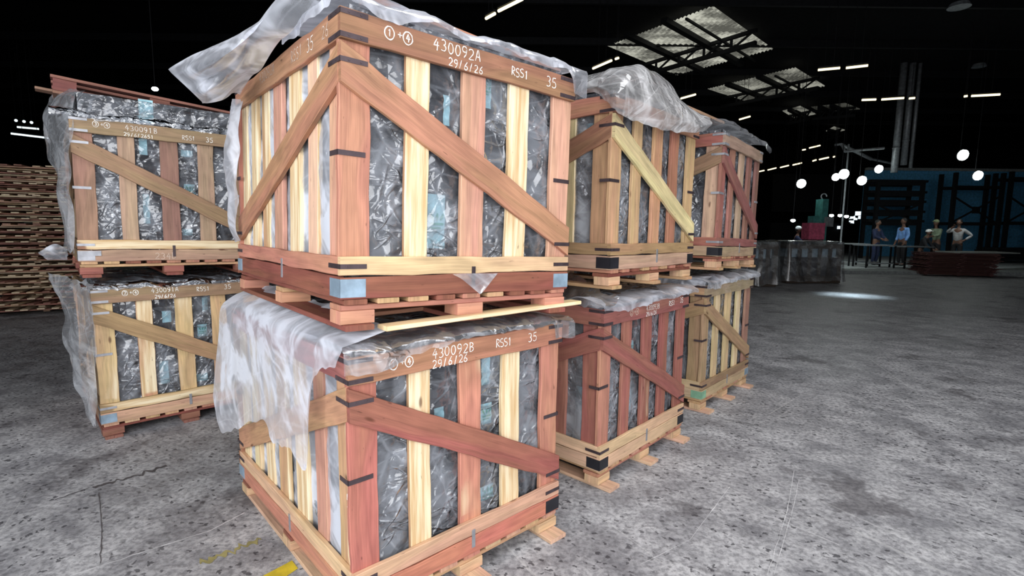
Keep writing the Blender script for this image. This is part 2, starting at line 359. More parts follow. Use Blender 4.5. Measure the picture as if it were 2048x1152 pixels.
# ---------------------------------------------------------------- sheets
def cr(p0, p1, p2, p3, t):
    return .5 * ((2 * p1) + (-p0 + p2) * t + (2 * p0 - 5 * p1 + 4 * p2 - p3) * t * t + (-p0 + 3 * p1 - 3 * p2 + p3) * t ** 3)
def crl(P, t):
    n = len(P) - 1; x = min(max(t, 0), 1) * n; i = min(int(x), n - 1); f = x - i
    a = P[i - 1] if i > 0 else 2 * P[0] - P[1]; d = P[i + 2] if i + 2 <= n else 2 * P[n] - P[n - 1]
    return cr(a, P[i], P[i + 1], d, f)
def ridge(v): return 1 - 2 * abs(noise.noise(v))
def sheet(name, rows, mat, parent, nu=70, nv=50, amp=.018, sc=4.0, seed=0, edge=.03, stretch=(1, 1), smooth=True, inv=None):
    rows = [[Vector(p) for p in r] for r in rows]
    if inv is not None: rows = [[inv @ p for p in r] for r in rows]
    P = []
    for j in range(nv + 1):
        tv = j / nv
        ctrl = [crl([rows[r][c] for r in range(len(rows))], tv) for c in range(len(rows[0]))]
        P.append([crl(ctrl, i / nu) for i in range(nu + 1)])
    V = []
    for j in range(nv + 1):
        for i in range(nu + 1):
            a = P[j][min(i + 1, nu)] - P[j][max(i - 1, 0)]; b = P[min(j + 1, nv)][i] - P[max(j - 1, 0)][i]
            n = a.cross(b); n = n.normalized() if n.length > 1e-9 else Vector((0, 0, 1)); p = P[j][i]
            q = Vector((p.x * sc * stretch[0], p.y * sc, p.z * sc * stretch[1])) + Vector((seed * 3.1, seed, 0))
            wq = q + .6 * Vector((noise.noise(q * .7), noise.noise(q * .7 + Vector((9, 0, 0))), noise.noise(q * .7 + Vector((0, 9, 0)))))
            d = amp * 1.1 * noise.noise(wq) + amp * .35 * (ridge(wq * 1.3 + Vector((5, 5, 5))) - .55)
            e = edge * noise.noise(Vector((i * .21, seed, 3))) if j == 0 or j == nv else 0
            V.append(p + n * d + (b.normalized() * e if b.length > 1e-9 else Vector((0, 0, 0))))
    F = [(j * (nu + 1) + i, j * (nu + 1) + i + 1, (j + 1) * (nu + 1) + i + 1, (j + 1) * (nu + 1) + i) for j in range(nv) for i in range(nu)]
    return mesh(name, V, F, mat, parent, smooth)

# ---------------------------------------------------------------- room
def struct(name, mb_or, mat):
    o = mb_or.build(name, mat); tag(o, kind='structure'); return o
def quad_floor():
    return mesh('floor', [(-40, -3, 0), (40, -3, 0), (40, 46, 0), (-40, 46, 0)], [(0, 1, 2, 3)], M['floor'])
fl = quad_floor(); tag(fl, kind='structure')
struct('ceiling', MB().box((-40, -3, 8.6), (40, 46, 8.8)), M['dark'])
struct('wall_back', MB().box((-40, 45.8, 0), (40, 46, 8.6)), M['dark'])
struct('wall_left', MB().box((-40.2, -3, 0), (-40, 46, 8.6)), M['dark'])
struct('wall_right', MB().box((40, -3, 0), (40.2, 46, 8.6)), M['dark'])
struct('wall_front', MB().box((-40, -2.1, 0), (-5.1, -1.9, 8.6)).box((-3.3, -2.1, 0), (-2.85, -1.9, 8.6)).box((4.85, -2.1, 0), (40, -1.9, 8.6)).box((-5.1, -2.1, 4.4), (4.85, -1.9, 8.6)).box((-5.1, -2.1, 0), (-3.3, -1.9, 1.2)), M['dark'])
# floor paint and the raised kerb far right
p = [onz(x, y) for x, y in ((520, 1156), (584, 1122), (596, 1138), (548, 1170))]
tag(mesh('trim_1', [Vector((q.x, q.y, .003)) for q in p], [(0, 1, 2, 3)], M['yellow']), kind='structure')
def mark(n, pts, mat, hw):
    V = []; P = [onz(x, y) for x, y in pts]; Q = []
    for a, b in zip(P, P[1:]): Q += [a.lerp(b, k / 14) for k in range(14)]
    for i in range(len(Q) - 1):
        d = (Q[i + 1] - Q[i]).normalized(); s_ = Vector((-d.y, d.x, 0)); wv = hw * (.25 + .9 * abs(noise.noise(Vector((i * .37, n, 0))))) ; jt = s_ * hw * noise.noise(Vector((i * .5, n, 5))) * 1.5
        V += [Q[i] + s_ * wv + jt + Vector((0, 0, .002)), Q[i] - s_ * wv + jt + Vector((0, 0, .002))]
    tag(mesh('trim_%d' % n, V, [(2 * i, 2 * i + 1, 2 * i + 3, 2 * i + 2) for i in range(len(V) // 2 - 1)], mat), kind='structure')
mark(20, [(130, 1156), (300, 1100), (420, 1062), (500, 1020)], M['chip'], .007)
mark(21, [(215, 1095), (330, 1040)], M['chip'], .004); mark(22, [(275, 935), (345, 912)], M['chip'], .008)
mark(23, [(110, 1000), (190, 972)], M['oil'], .012); mark(24, [(185, 975), (262, 955), (345, 928)], M['oil'], .035)
mark(25, [(400, 1128), (470, 1100), (530, 1075)], M['oldpaint'], .035); mark(26, [(198, 985), (204, 1060), (200, 1140)], M['oil'], .006)
mark(27, [(1535, 1150), (1575, 1020), (1590, 930)], M['chip'], .003); mark(28, [(1548, 1150), (1588, 1010), (1600, 950)], M['chip'], .003)
mark(29, [(1280, 1130), (1380, 1080), (1470, 960)], M['chip'], .0025); mark(30, [(1420, 1000), (1560, 1040), (1700, 1100)], M['chip'], .0025)
a, b = onz(1690, 551), onz(2048, 566)
struct('trim_2', MB().box((9.5, 19.0, 0), (39.9, 30.0, .12)), M['curb'])

# ---------------------------------------------------------------- crates
W, D = 1.14, 1.5
ZD, ZB0, ZB1, ZT0, ZT1, HC = .102, .198, .268, 1.009, 1.109, 1.2187
SPEC = {
    'A1': (-.6087, 1.8243, 39.77, -.0341, -.0026, -.0085), 'A2': (-.5875, 1.8326, 42.32, 0, 0, 0),
    'B1': (-3.0383, 3.6499, 41.5, -.0154, 0, -.02), 'B2': (-2.9898, 3.6731, 43.8, 0, 0, 0),
    'C1': (.5638, 3.0163, 47.80, -.0114, 0, .0101), 'C2': (.5399, 3.0159, 47.12, 0, 0, 0),
    'D1': (1.6770, 4.2674, 50.94, -.0312, 0, .030), 'D2': (1.6437, 4.3738, 47.20, 0, 0, 0)}
BROWN, ORNG, RED, DRED, PINK, SALM = (150, 94, 64), (172, 108, 76), (152, 76, 64), (134, 56, 42), (194, 130, 106), (182, 104, 82)
TAN, CREAM, DULL, LTAN, OLIVE, GTAN = (192, 140, 94), (226, 196, 148), (148, 112, 82), (206, 162, 118), (168, 136, 92), (168, 142, 112)
# colours: fc/lc corner boards front/left, fr right corner, fs front slats, ls left slats, tf/tl top rails, bf/bl bottom rails, hf/hl braces, gf/gl base frame
CC = {
    'A1': dict(fc=(SALM, .0), lc=((206, 140, 112), .12), fr=((200, 140, 112), 0), fs=[((180, 124, 80), .40), (PINK, .08), (CREAM, .75)], ls=[((222, 170, 140), .2), (CREAM, .8), (PINK, 0), (TAN, .5), (CREAM, .7)],
               tf=(BROWN, 0), tl=(ORNG, 0), bf=(LTAN, 0), bl=(SALM, 0), hf=(ORNG, 0), hl=((174, 110, 76), 0), gf=(DRED, 0), gl=(DRED, 0)),
    'A2': dict(fc=((176, 84, 70), 0), lc=(TAN, .45), fr=(SALM, .05), fs=[(TAN, .34), ((190, 110, 84), .12), (CREAM, .8)], ls=[(PINK, 0), (CREAM, .6), (TAN, .4), (CREAM, .7), (CREAM, .4)],
               tf=((168, 100, 70), .06), tl=((160, 76, 76), 0), bf=((198, 142, 112), 0), bl=((214, 164, 122), .1), hf=((150, 66, 56), 0), hl=((182, 124, 84), 0), gf=((182, 82, 64), 0), gl=((190, 110, 80), .1)),
    'B1': dict(fc=((158, 108, 88), 0), lc=(DULL, 0), fr=(DULL, 0), fs=[((180, 140, 112), .05), ((146, 98, 84), 0), ((170, 132, 106), 0)], ls=[(DULL, 0)] * 5,
               tf=((150, 118, 84), 0), tl=(DULL, 0), bf=((150, 88, 66), .2), bl=(DULL, 0), hf=((152, 112, 80), 0), hl=(DULL, 0), gf=((172, 130, 104), 0), gl=(DULL, 0)),
    'B2': dict(fc=((206, 164, 112), .14), lc=(TAN, .3), fr=(TAN, .2), fs=[((196, 132, 92), .16), ((208, 164, 110), .14), ((200, 150, 104), .1)], ls=[(DULL, .1), (TAN, .2), (DULL, 0), (TAN, 0), (DULL, 0)],
               tf=((152, 116, 84), 0), tl=(DULL, 0), bf=((170, 134, 88), .15), bl=((150, 116, 84), 0), hf=((168, 124, 82), 0), hl=(DULL, 0), gf=((196, 144, 112), .1), gl=((160, 110, 86), 0)),
    'C1': dict(fc=((190, 136, 96), 0), lc=((182, 126, 90), 0), fr=((190, 146, 98), .1), fs=[((198, 152, 104), 0), ((196, 134, 92), 0), ((168, 92, 70), 0)], ls=[((196, 170, 120), .2)] + [(TAN, 0)] * 4,
               tf=((172, 110, 84), 0), tl=((178, 104, 78), 0), bf=((164, 120, 78), 0), bl=((158, 116, 78), 0), hf=((214, 188, 132), .08), hl=((146, 92, 66), 0), gf=((184, 140, 114), 0), gl=((180, 136, 112), 0)),
    'C2': dict(fc=((178, 104, 84), .0), lc=((156, 78, 68), 0), fr=((150, 74, 64), 0), fs=[((156, 78, 68), 0), ((150, 74, 64), .12), ((150, 70, 62), 0)], ls=[((162, 90, 76), 0)] + [(RED, 0)] * 4,
               tf=((144, 70, 66), 0), tl=((150, 76, 66), 0), bf=((208, 162, 122), .05), bl=((216, 170, 132), 0), hf=((148, 72, 64), 0), hl=((150, 70, 64), 0), gf=((204, 158, 122), .05), gl=((208, 162, 128), 0)),
    'D1': dict(fc=((160, 84, 76), 0), lc=((196, 152, 124), .1), fr=((140, 90, 80), 0), fs=[((168, 100, 86), 0), ((186, 150, 122), .1), ((150, 92, 80), 0)], ls=[(DULL, 0)] * 5,
               tf=((168, 134, 114), 0), tl=((160, 78, 66), 0), bf=((146, 78, 74), 0), bl=((158, 74, 66), 0), hf=((146, 80, 76), 0), hl=((146, 108, 78), 0), gf=((172, 140, 108), 0), gl=((184, 146, 112), 0)),
    'D2': dict(fc=((172, 134, 96), 0), lc=((166, 126, 90), 0), fr=((160, 110, 92), 0), fs=[((200, 164, 116), .15), ((206, 168, 120), .1), ((206, 178, 128), .2)], ls=[(DULL, 0)] * 5,
               tf=(GTAN, 0), tl=((176, 128, 92), 0), bf=((156, 116, 84), 0), bl=((206, 168, 126), .1), hf=((170, 130, 92), 0), hl=((162, 120, 82), 0), gf=((186, 150, 112), 0), gl=((190, 158, 122), 0))}
LAB = {'A1': 'slatted wooden crate chalked 430092A, set on top of the nearest stack', 'A2': 'slatted wooden crate with a red diagonal brace, on the floor under crate 430092A',
       'B1': 'brownish slatted crate chalked 430091B, on top of the left stack', 'B2': 'slatted crate with pale-edged boards chalked 430091A, on the floor below the left stack',
       'C1': 'slatted crate with a yellowish diagonal brace, on top of the second stack on the right', 'C2': 'dark red slatted crate with pale bottom boards, on the floor in the middle right stack',
       'D1': 'slatted crate with red corner board and silver clips, on top of the farthest stack', 'D2': 'tan slatted crate with a green corner plate, on the floor below the farthest stack'}
SHORT = {'A1': 'crate 430092A on the nearest stack', 'A2': 'the red-braced crate below crate 430092A', 'B1': 'the upper crate of the left stack', 'B2': 'the lower crate of the left stack',
         'C1': 'the yellow-braced upper crate', 'C2': 'the dark red crate on the floor', 'D1': 'the upper crate of the farthest stack', 'D2': 'the crate with green corner plate'}
PLATE = {'A1': ('bluesteel', 'bluesteel'), 'A2': ('bluesteel', 'blackp'), 'B1': ('silver', 'silver'), 'B2': ('bluesteel', 'bluesteel'), 'C1': ('blackp', 'blackp'), 'C2': ('blackp', 'blackp'), 'D1': ('blackp', 'blackp'), 'D2': ('greenp', 'bluesteel')}
STRAP = {'A1': 'strap', 'A2': 'strap', 'B1': 'silver', 'B2': 'silver', 'C1': 'strap', 'C2': 'strap', 'D1': 'silver', 'D2': 'strap'}
def crate_matrix(k):
    x, y, th, t0, t1, t2 = SPEC[k]; th = math.radians(th)
    e = Vector((math.cos(th), math.sin(th), t0 / W)).normalized(); n = Vector((-math.sin(th), math.cos(th), t1 / D)); n = (n - e * n.dot(e)).normalized(); u = e.cross(n)
    z = (HC if k[1] == '1' else 0) + t2
    return Matrix(((e.x, n.x, u.x, x), (e.y, n.y, u.y, y), (e.z, n.z, u.z, z), (0, 0, 0, 1)))
CM = {k: crate_matrix(k) for k in SPEC}
T = .011  # half thickness of boards
def face(fc):
    """(a, z, inward) -> local point for each side of the crate, and its side length"""
    return {'f': (lambda a, z, o: Vector((a, o, z)), W), 'l': (lambda a, z, o: Vector((o, a, z)), D),
            'b': (lambda a, z, o: Vector((a, D - o, z)), W), 'r': (lambda a, z, o: Vector((W - o, a, z)), D)}[fc]

def crate(k):
    c = CC[k]; lower = k[1] == '2'; rr = random.Random(k)
    t = empty('wooden_crate', LAB[k], 'crate', mw=CM[k], group='slatted wooden crates of bales')
    dull = lambda: rr.choice([(DULL, 0), (TAN, .1), (BROWN, 0), (SALM, 0)])
    cols = {'f': dict(top=c['tf'], bot=c['bf'], br=c['hf'], base=c['gf'], c0=c['fc'], c1=c['fr'], s=c['fs']),
            'l': dict(top=c['tl'], bot=c['bl'], br=c['hl'], base=c['gl'], c0=c['lc'], c1=c['ls'][-1], s=c['ls'])}
    for q in 'br': cols[q] = dict(top=dull(), bot=dull(), br=dull(), base=dull(), c0=dull(), c1=dull(), s=[dull() for _ in range(5)])
    rails = {}
    for q in 'flbr':
        fn, LN = face(q); K = cols[q]; end = .0 if q in 'fb' else 2 * T; nv_ = fn(0, 0, T) - fn(0, 0, 0)
        up = Vector((0, 0, 1)); av = (fn(1, 0, 0) - fn(0, 0, 0))
        def hb(name, z0, z1, col, sp=0, **kw): return board(name, fn(end, (z0 + z1) / 2, T), fn(LN - end, (z0 + z1) / 2, T), up * (z1 - z0) / 2, nv_, col[0], col[1], t, **kw)
        top = hb('top_rail', ZT0, ZT1, K['top'], jit=.004); bot = hb('bottom_rail', ZB0 + .002, ZB1, K['bot'], jit=.003); base = hb('base_frame', ZD + .012, ZB0 - .002, K['base'], jit=.003)
        # vertical boards, inside the rails
        def vb(name, a0, a1, col, off, flip=1): return board(name, fn((a0 + a1) / 2, ZB0 + .005, off), fn((a0 + a1) / 2, ZT1 - .01, off), av * flip * (a1 - a0) / 2, nv_, col[0], col[1], t, jit=.003, bend=rr.uniform(-.005, .005))
        if q in 'fb':
            vb('corner_board', .004, .122, K['c0'], 3 * T, -1); vb('corner_board', W - .122, W - .004, K['c1'], 3 * T)
            for (a0, a1), cl in zip(((.262, .363), (.515, .632), (.762, .872)), K['s']): vb('slat', a0, a1, cl, 3 * T, -1)
        else:
            vb('corner_board', 4 * T + .002, .158, K['c0'], 3 * T, 1); vb('corner_board', D - .15, D - 4 * T - .002, K['c1'], 3 * T)
            for (a0, a1), cl in zip(((.285, .39), (.495, .625), (.735, .86), (.935, .055 + 1.0), (1.16, 1.26)), K['s']): vb('slat', a0, a1, cl, 3 * T)
        # the vertical corner boards stand flush under the rails; outer facing strip
        z0, z1 = (.935, .345)
        brace = board('brace', fn(end + .002, z0, T - .0005), fn(LN - end - .002, z1, T - .0005), up * .066, nv_, K['br'][0], K['br'][1], t, jit=.004)
        rails[q] = (top, bot, base, brace)
    # steel corner straps and base plates
    sm = M[STRAP[k]]
    def strap(cx, cy, z, par, la=.098, lb=.105, h=.017):
        sx = 1 if cx == 0 else -1; sy = 1 if cy == 0 else -1; m = MB(); e = .0025
        x0 = cx - sx * e; y0 = cy - sy * e
        def bx(a, b): m.box([min(p, q) for p, q in zip(a, b)], [max(p, q) for p, q in zip(a, b)])
        bx((x0, y0, z - h / 2), (cx + sx * la, cy - sy * .0002, z + h / 2)); bx((x0, y0, z - h / 2), (cx - sx * .0002, cy + sy * lb, z + h / 2))
        for d in (.3, .75):
            m.tube((cx + sx * la * d, cy - sy * e, z), (cx + sx * la * d, cy - sy * (e + .002), z), .004, seg=6)
            m.tube((cx - sx * e, cy + sy * lb * d, z), (cx - sx * (e + .002), cy + sy * lb * d, z), .004, seg=6)
        return m.build('corner_strap', sm, par)
    for cx, cy, q in ((0, 0, 'f'), (W, 0, 'f'), (0, D, 'b'), (W, D, 'b')):
        for z in (ZT1 - .012, ZT0 + .012): strap(cx, cy, z, rails[q][0])
        strap(cx, cy, .94 if (cx, cy) in ((0, 0),) else .33, rails[q][3]); strap(cx, cy, .233, rails[q][1])
        # mid strap lies on the set-back corner boards
        m = MB(); sx = 1 if cx == 0 else -1; sy = 1 if cy == 0 else -1; o = 2 * T
        def bx2(a, b): m.box([min(p, q_) for p, q_ in zip(a, b)], [max(p, q_) for p, q_ in zip(a, b)])
        bx2((cx - sx * .003, cy + sy * (o - .003), .622), (cx + sx * .1, cy + sy * o, .64)); bx2((cx - sx * .003, cy + sy * (o - .003), .622), (cx, cy + sy * .09, .64)); m.build('corner_strap', sm, t)
        pm = M[PLATE[k][0 if cx == 0 else 1]]; m = MB(); e = .0015
        lp = .095
        for a, b in (((cx - sx * e, cy - sy * e, ZD + .02), (cx + sx * lp, cy, ZB0 - .01)), ((cx - sx * e, cy - sy * e, ZD + .02), (cx, cy + sy * lp, ZB0 - .01))):
            bx2(a, b)
        pl = m.build('corner_plate', pm, rails[q][2])
        m2 = MB()
        for d in (.2, .8):
            for z in (ZD + .032, ZB0 - .022): m2.tube((cx + sx * lp * d, cy - sy * e, z), (cx + sx * lp * d, cy - sy * (e + .002), z), .003, seg=6)
        m2.build('nail_heads', M['strap'], pl) if False else None
    # clip that ties the crate to its base
    MB().box((.565, -.003, ZB0 - .055), (.583, -.0002, ZB0 + .03)).build('steel_clip', M['silver'] if k not in 'A1B1' else M['strap'], t)
    MB().box((-.003, .665, ZB0 - .055), (-.0002, .683, ZB0 + .03)).build('steel_clip', M['silver'], t)
    # pallet under the base frame
    for i in range(9):
        x = .06 + i * (W - .12) / 8; cl = rr.choice([SALM, TAN, LTAN, PINK]) if lower else rr.choice([DRED, SALM, TAN])
        board('deck_board', (x, .004, ZD + .002), (x, D - .004, ZD + .002), (.045, 0, 0), (0, 0, .0095), cl, 0, t, seg=4)
    for y in (.07, D / 2, D - .07):
        board('cross_board', (.01, y, .082), (W - .01, y, .082), (0, .055, 0), (0, 0, .010), rr.choice([DRED, TAN, SALM]), 0, t, seg=4)
    for x in (.07, W / 2, W - .07):
        ext = .07 if lower and k != 'B2' else .01
        cl = {'A1': DRED, 'B2': (140, 78, 66), 'B1': DRED}.get(k, (206, 156, 126) if lower else TAN)
        rn = board('runner', (x, -ext, .011), (x, D + .02, .011), (.055, 0, 0), (0, 0, .0105), cl, 0, t, seg=4)
        for y in (.06, D / 2, D - .06):
            bc = {'B1': (150, 72, 58), 'B2': (140, 74, 60), 'A1': (196, 120, 92)}.get(k, (206, 156, 116))
            board('block', (x - .065, y, .047), (x + .065, y, .047), (0, .05, 0), (0, 0, .0245), bc, 0, rn, seg=2)
    # writing in chalk
    ff = lambda a, z: Vector((a, -.0012, z)); fl_ = lambda a, z: Vector((-.0012, D - a, z))
    top, bot, base, brace = rails['f']; ch = M['chalk']; c2 = M['chalk2']
    if k == 'A1':
        chalk('(1+(4', ff, .165, 1.052, .034, top, ch, seed=2); chalk('430092A', ff, .36, 1.058, .042, top, ch, seed=3); chalk('29/6/26', ff, .43, 1.014, .030, top, ch, seed=4, wd=.0035)
        chalk('RSS1', ff, .745, 1.045, .036, top, ch, seed=5, adv=.7); chalk('35', ff, .95, 1.04, .045, top, ch, seed=6)
        tl = rails['l'][0]; chalk('35', fl_, 1.17, 1.035, .05, tl, ch, seed=7, thin=.8); chalk('RSS1', fl_, .98, 1.04, .045, tl, c2, seed=8); chalk('26', fl_, 1.33, 1.04, .045, tl, c2, seed=9); chalk('430092A', fl_, .5, 1.05, .045, tl, c2, seed=10)
    if k == 'A2':
        chalk('(1+(4', ff, .17, 1.045, .032, top, ch, seed=2); chalk('430092B', ff, .36, 1.053, .04, top, ch, seed=13); chalk('29/6/26', ff, .36, 1.012, .034, top, ch, seed=14, wd=.004)
        chalk('RSS1', ff, .70, 1.045, .038, top, ch, seed=15, adv=.62); chalk('35', ff, .90, 1.045, .042, top, ch, seed=16)
        cb = [o for o in t.children if o.name.startswith('corner_board')]
        chalk('5', lambda a, z: Vector((2 * T - .0012, .12 - a, z)), .03, .5, .06, cb[2], ch, seed=17, wd=.006)
    if k == 'B1':
        chalk('(3+(4', ff, .13, 1.06, .03, top, ch, seed=22, thin=.8); chalk('430091B', ff, .31, 1.055, .036, top, ch, seed=23, thin=.8); chalk('29/6/2651', ff, .30, 1.015, .026, top, ch, seed=24, thin=.7)
        chalk('RSS1', ff, .66, 1.035, .032, top, ch, seed=25, adv=.7, thin=.9); chalk('35', ff, .82, 1.035, .036, top, ch, seed=26); chalk('234B', ff, .45, .125, .045, base, c2, seed=27)
    if k == 'B2':
        chalk('(2+(4', ff, .185, 1.06, .03, top, ch, seed=32); chalk('430091A', ff, .36, 1.062, .034, top, ch, seed=33); chalk('29/6/26', ff, .38, 1.018, .026, top, ch, seed=34)
        chalk('RSS1', ff, .66, 1.05, .034, top, ch, seed=35, adv=.7); chalk('35', ff, .86, 1.055, .036, top, ch, seed=36)
    if k == 'C2':
        chalk('(2+(4', ff, .30, 1.045, .032, top, c2, seed=42); chalk('430093B', ff, .50, 1.05, .034, top, ch, seed=43, thin=.8); chalk('29/6/26', ff, .50, 1.014, .026, top, ch, seed=44)
        chalk('RSS1', ff, .82, 1.05, .034, top, ch, seed=45, adv=.65); chalk('35', ff, .99, 1.055, .036, top, ch, seed=46)
    if k == 'D2':
        chalk('430093', ff, .34, 1.05, .036, top, c2, seed=53); chalk('29/6/26', ff, .40, 1.014, .026, top, c2, seed=54); chalk('RSS1', ff, .70, 1.05, .034, top, c2, seed=55); chalk('35', ff, .93, 1.05, .036, top, c2, seed=56)
    if k == 'B1':
        MB().box((.0, -.0045, .155), (.13, -.002, .190)).build('paper_label', M['silver'], base)
    return t

def bale_mesh(sx, sy, sz, seed):
    """a plump wrapped bale: rounded box with soft dents"""
    V = []; F = []; n = 9
    idx = {}
    def add(p):
        q = Vector(p); m = Vector([abs(c) ** 5 for c in q]); l = (m.x + m.y + m.z) ** .2; q = q / l
        d = 1 + .035 * noise.noise(q * 2.3 + Vector((seed, 0, 0))) + .012 * noise.noise(q * 6 + Vector((0, seed, 0)))
        return Vector((q.x * sx / 2, q.y * sy / 2, q.z * sz / 2)) * min(d, 1.0) 
    for ax in range(3):
        for s in (-1, 1):
            b = len(V)
            for i in range(n + 1):
                for j in range(n + 1):
                    p = [0, 0, 0]; p[ax] = s; p[(ax + 1) % 3] = -1 + 2 * i / n; p[(ax + 2) % 3] = -1 + 2 * j / n; V.append(add(p))
            for i in range(n):
                for j in range(n):
                    f = (b + i * (n + 1) + j, b + (i + 1) * (n + 1) + j, b + (i + 1) * (n + 1) + j + 1, b + i * (n + 1) + j + 1)
                    F.append(f if s > 0 else f[::-1])
    me = bpy.data.meshes.new('rubber_bale'); me.from_pydata(V, [], F); me.polygons.foreach_set('use_smooth', [True] * len(F)); me.materials.append(M['bale']); return me
LABELS = {  # pale blue labels seen through the film: face, along, height, width, tall, print
    'A1': [('f', .665, .98, .06, .15, 1), ('f', .43, .41, .085, .22, 1), ('f', .70, .60, .06, .12, 0), ('f', .47, .86, .03, .12, 0), ('l', .235, .90, .05, .18, 0), ('l', .68, .85, .05, .2, 1), ('l', .44, .50, .05, .2, 0)],
    'A2': [('f', .70, .93, .05, .14, 0), ('f', .70, .72, .07, .10, 1), ('f', .71, .33, .08, .07, 1), ('f', .44, .76, .05, .1, 0), ('l', .68, .42, .05, .2, 0), ('l', .90, .40, .05, .16, 0)],
    'B1': [('f', .45, 1.22, .09, .17, 0), ('f', .42, .96, .05, .12, 0), ('f', .70, .94, .08, .05, 0), ('f', .71, .66, .08, .09, 1), ('f', .42, .5, .04, .22, 0), ('f', .68, .33, .07, .05, 0)],
    'B2': [('f', .46, .86, .06, .09, 0), ('f', .42, .42, .06, .18, 0), ('f', .70, .72, .07, .1, 1), ('f', .68, .33, .08, .06, 0), ('f', .73, .93, .04, .12, 0)],
    'C1': [('l', .22, .92, .05, .12, 0), ('f', .45, .75, .08, .05, 1), ('f', .7, .45, .05, .2, 0), ('f', .92, .35, .05, .2, 0)],
    'C2': [('f', .44, .80, .07, .10, 1), ('f', .44, .45, .06, .16, 0), ('l', .21, .5, .05, .18, 0)],
    'D1': [('f', .70, .6, .05, .2, 0), ('f', .45, .4, .05, .2, 0)], 'D2': [('f', .45, .6, .06, .15, 1), ('f', .70, .5, .05, .15, 0)]}
BM = [bale_mesh(.492, .45, .205, s * 7.7) for s in range(5)]
def bales(k):
    nl = 6 if k == 'B1' else 5; rr = random.Random(k + 'b'); out = []
    for L in range(nl):
        for i in range(2):
            for j in range(3):
                if i == 1 and j and L < nl - 1: continue
                o = bpy.data.objects.new('rubber_bale', BM[rr.randrange(5)]); COL.objects.link(o)
                o.matrix_world = CM[k] @ Matrix.Translation((.077 + .246 + i * .496 + rr.uniform(-.004, .004), .077 + .228 + j * .452, ZD + .016 + .1 + L * (.19 if k == 'B1' else .2))) @ Matrix.Rotation(rr.choice([0, math.pi]) + rr.uniform(-.015, .015), 4, 'Z') @ Matrix.Diagonal((1, 1, .92 if k == 'B1' else .97, 1))
                tag(o, 'black bale, %s layer%s, at %s, in %s' % (('bottom', 'second', 'third', 'fourth', 'fifth', 'top')[L if L < nl - 1 else 5], '' if L in (0, nl - 1) else ' up', {(0, 0): 'front left', (1, 0): 'front right', (0, 1): 'left middle', (0, 2): 'left rear', (1, 1): 'right middle', (1, 2): 'right rear'}[(i, j)], SHORT[k]), 'bale', 'bales inside ' + SHORT[k]); out.append(((i, j, L), o))
    iM = {id(o): o.matrix_world.inverted() for _, o in out}
    for q, a, z, w_, h_, pr in LABELS[k]:
        L = min(nl - 1, max(0, int((z - ZD - .016) / .2))); i = 0 if q == 'l' or a < .57 else 1; j = 0 if q == 'f' else min(2, int((a - .077) / .452))
        o = [b for (kk, b) in out if kk == (i, j, L)][0]
        off = .070
        P = []
        for s in range(7):
            for r in range(2):
                zz = z - h_ / 2 + h_ * s / 6; aa = a + (w_ / 2) * (1 if r else -1) + .004 * noise.noise(Vector((s, a * 9, z * 9))); oo = off + .006 * noise.noise(Vector((s * .8, a * 5, r * .3)))
                P.append(Vector((aa, oo, zz)) if q == 'f' else Vector((oo, aa, zz)))
        mt = iM[id(o)] @ CM[k]
        lb = mesh('label', [mt @ v for v in P], [(2 * s, 2 * s + 1, 2 * s + 3, 2 * s + 2) for s in range(6)], M['label'], o, True)
        lb['label'] = 'pale blue label'
        if pr:
            V = []; F = []
            def rect(a0, z0, a1, z1):
                n = len(V)
                for aa, zz in ((a0, z0), (a1, z0), (a1, z1), (a0, z1)): V.append(mt @ (Vector((aa, off - .008, zz)) if q == 'f' else Vector((off - .008, aa, zz))))
                F.append((n, n + 1, n + 2, n + 3))
            s = w_ * .35
            # three-leaf mark and two lines of print
            for dx in (-.5, 0, .5): 
                n = len(V)
                for aa, zz in ((a + dx * s, z), (a + dx * s * 1.6 - s * .22, z + s * .6), (a + dx * s * 2, z + s * 1.2), (a + dx * s * 1.6 + s * .22, z + s * .6)):
                    V.append(mt @ (Vector((aa, off - .008, zz)) if q == 'f' else Vector((off - .008, aa, zz))))
                F.append((n, n + 1, n + 2, n + 3))
            rect(a - s, z - s * .5, a + s, z - s * .2); rect(a - s, z - s, a + s * .6, z - s * .8)
            mesh('printed_mark', V, F, M['green'], lb)

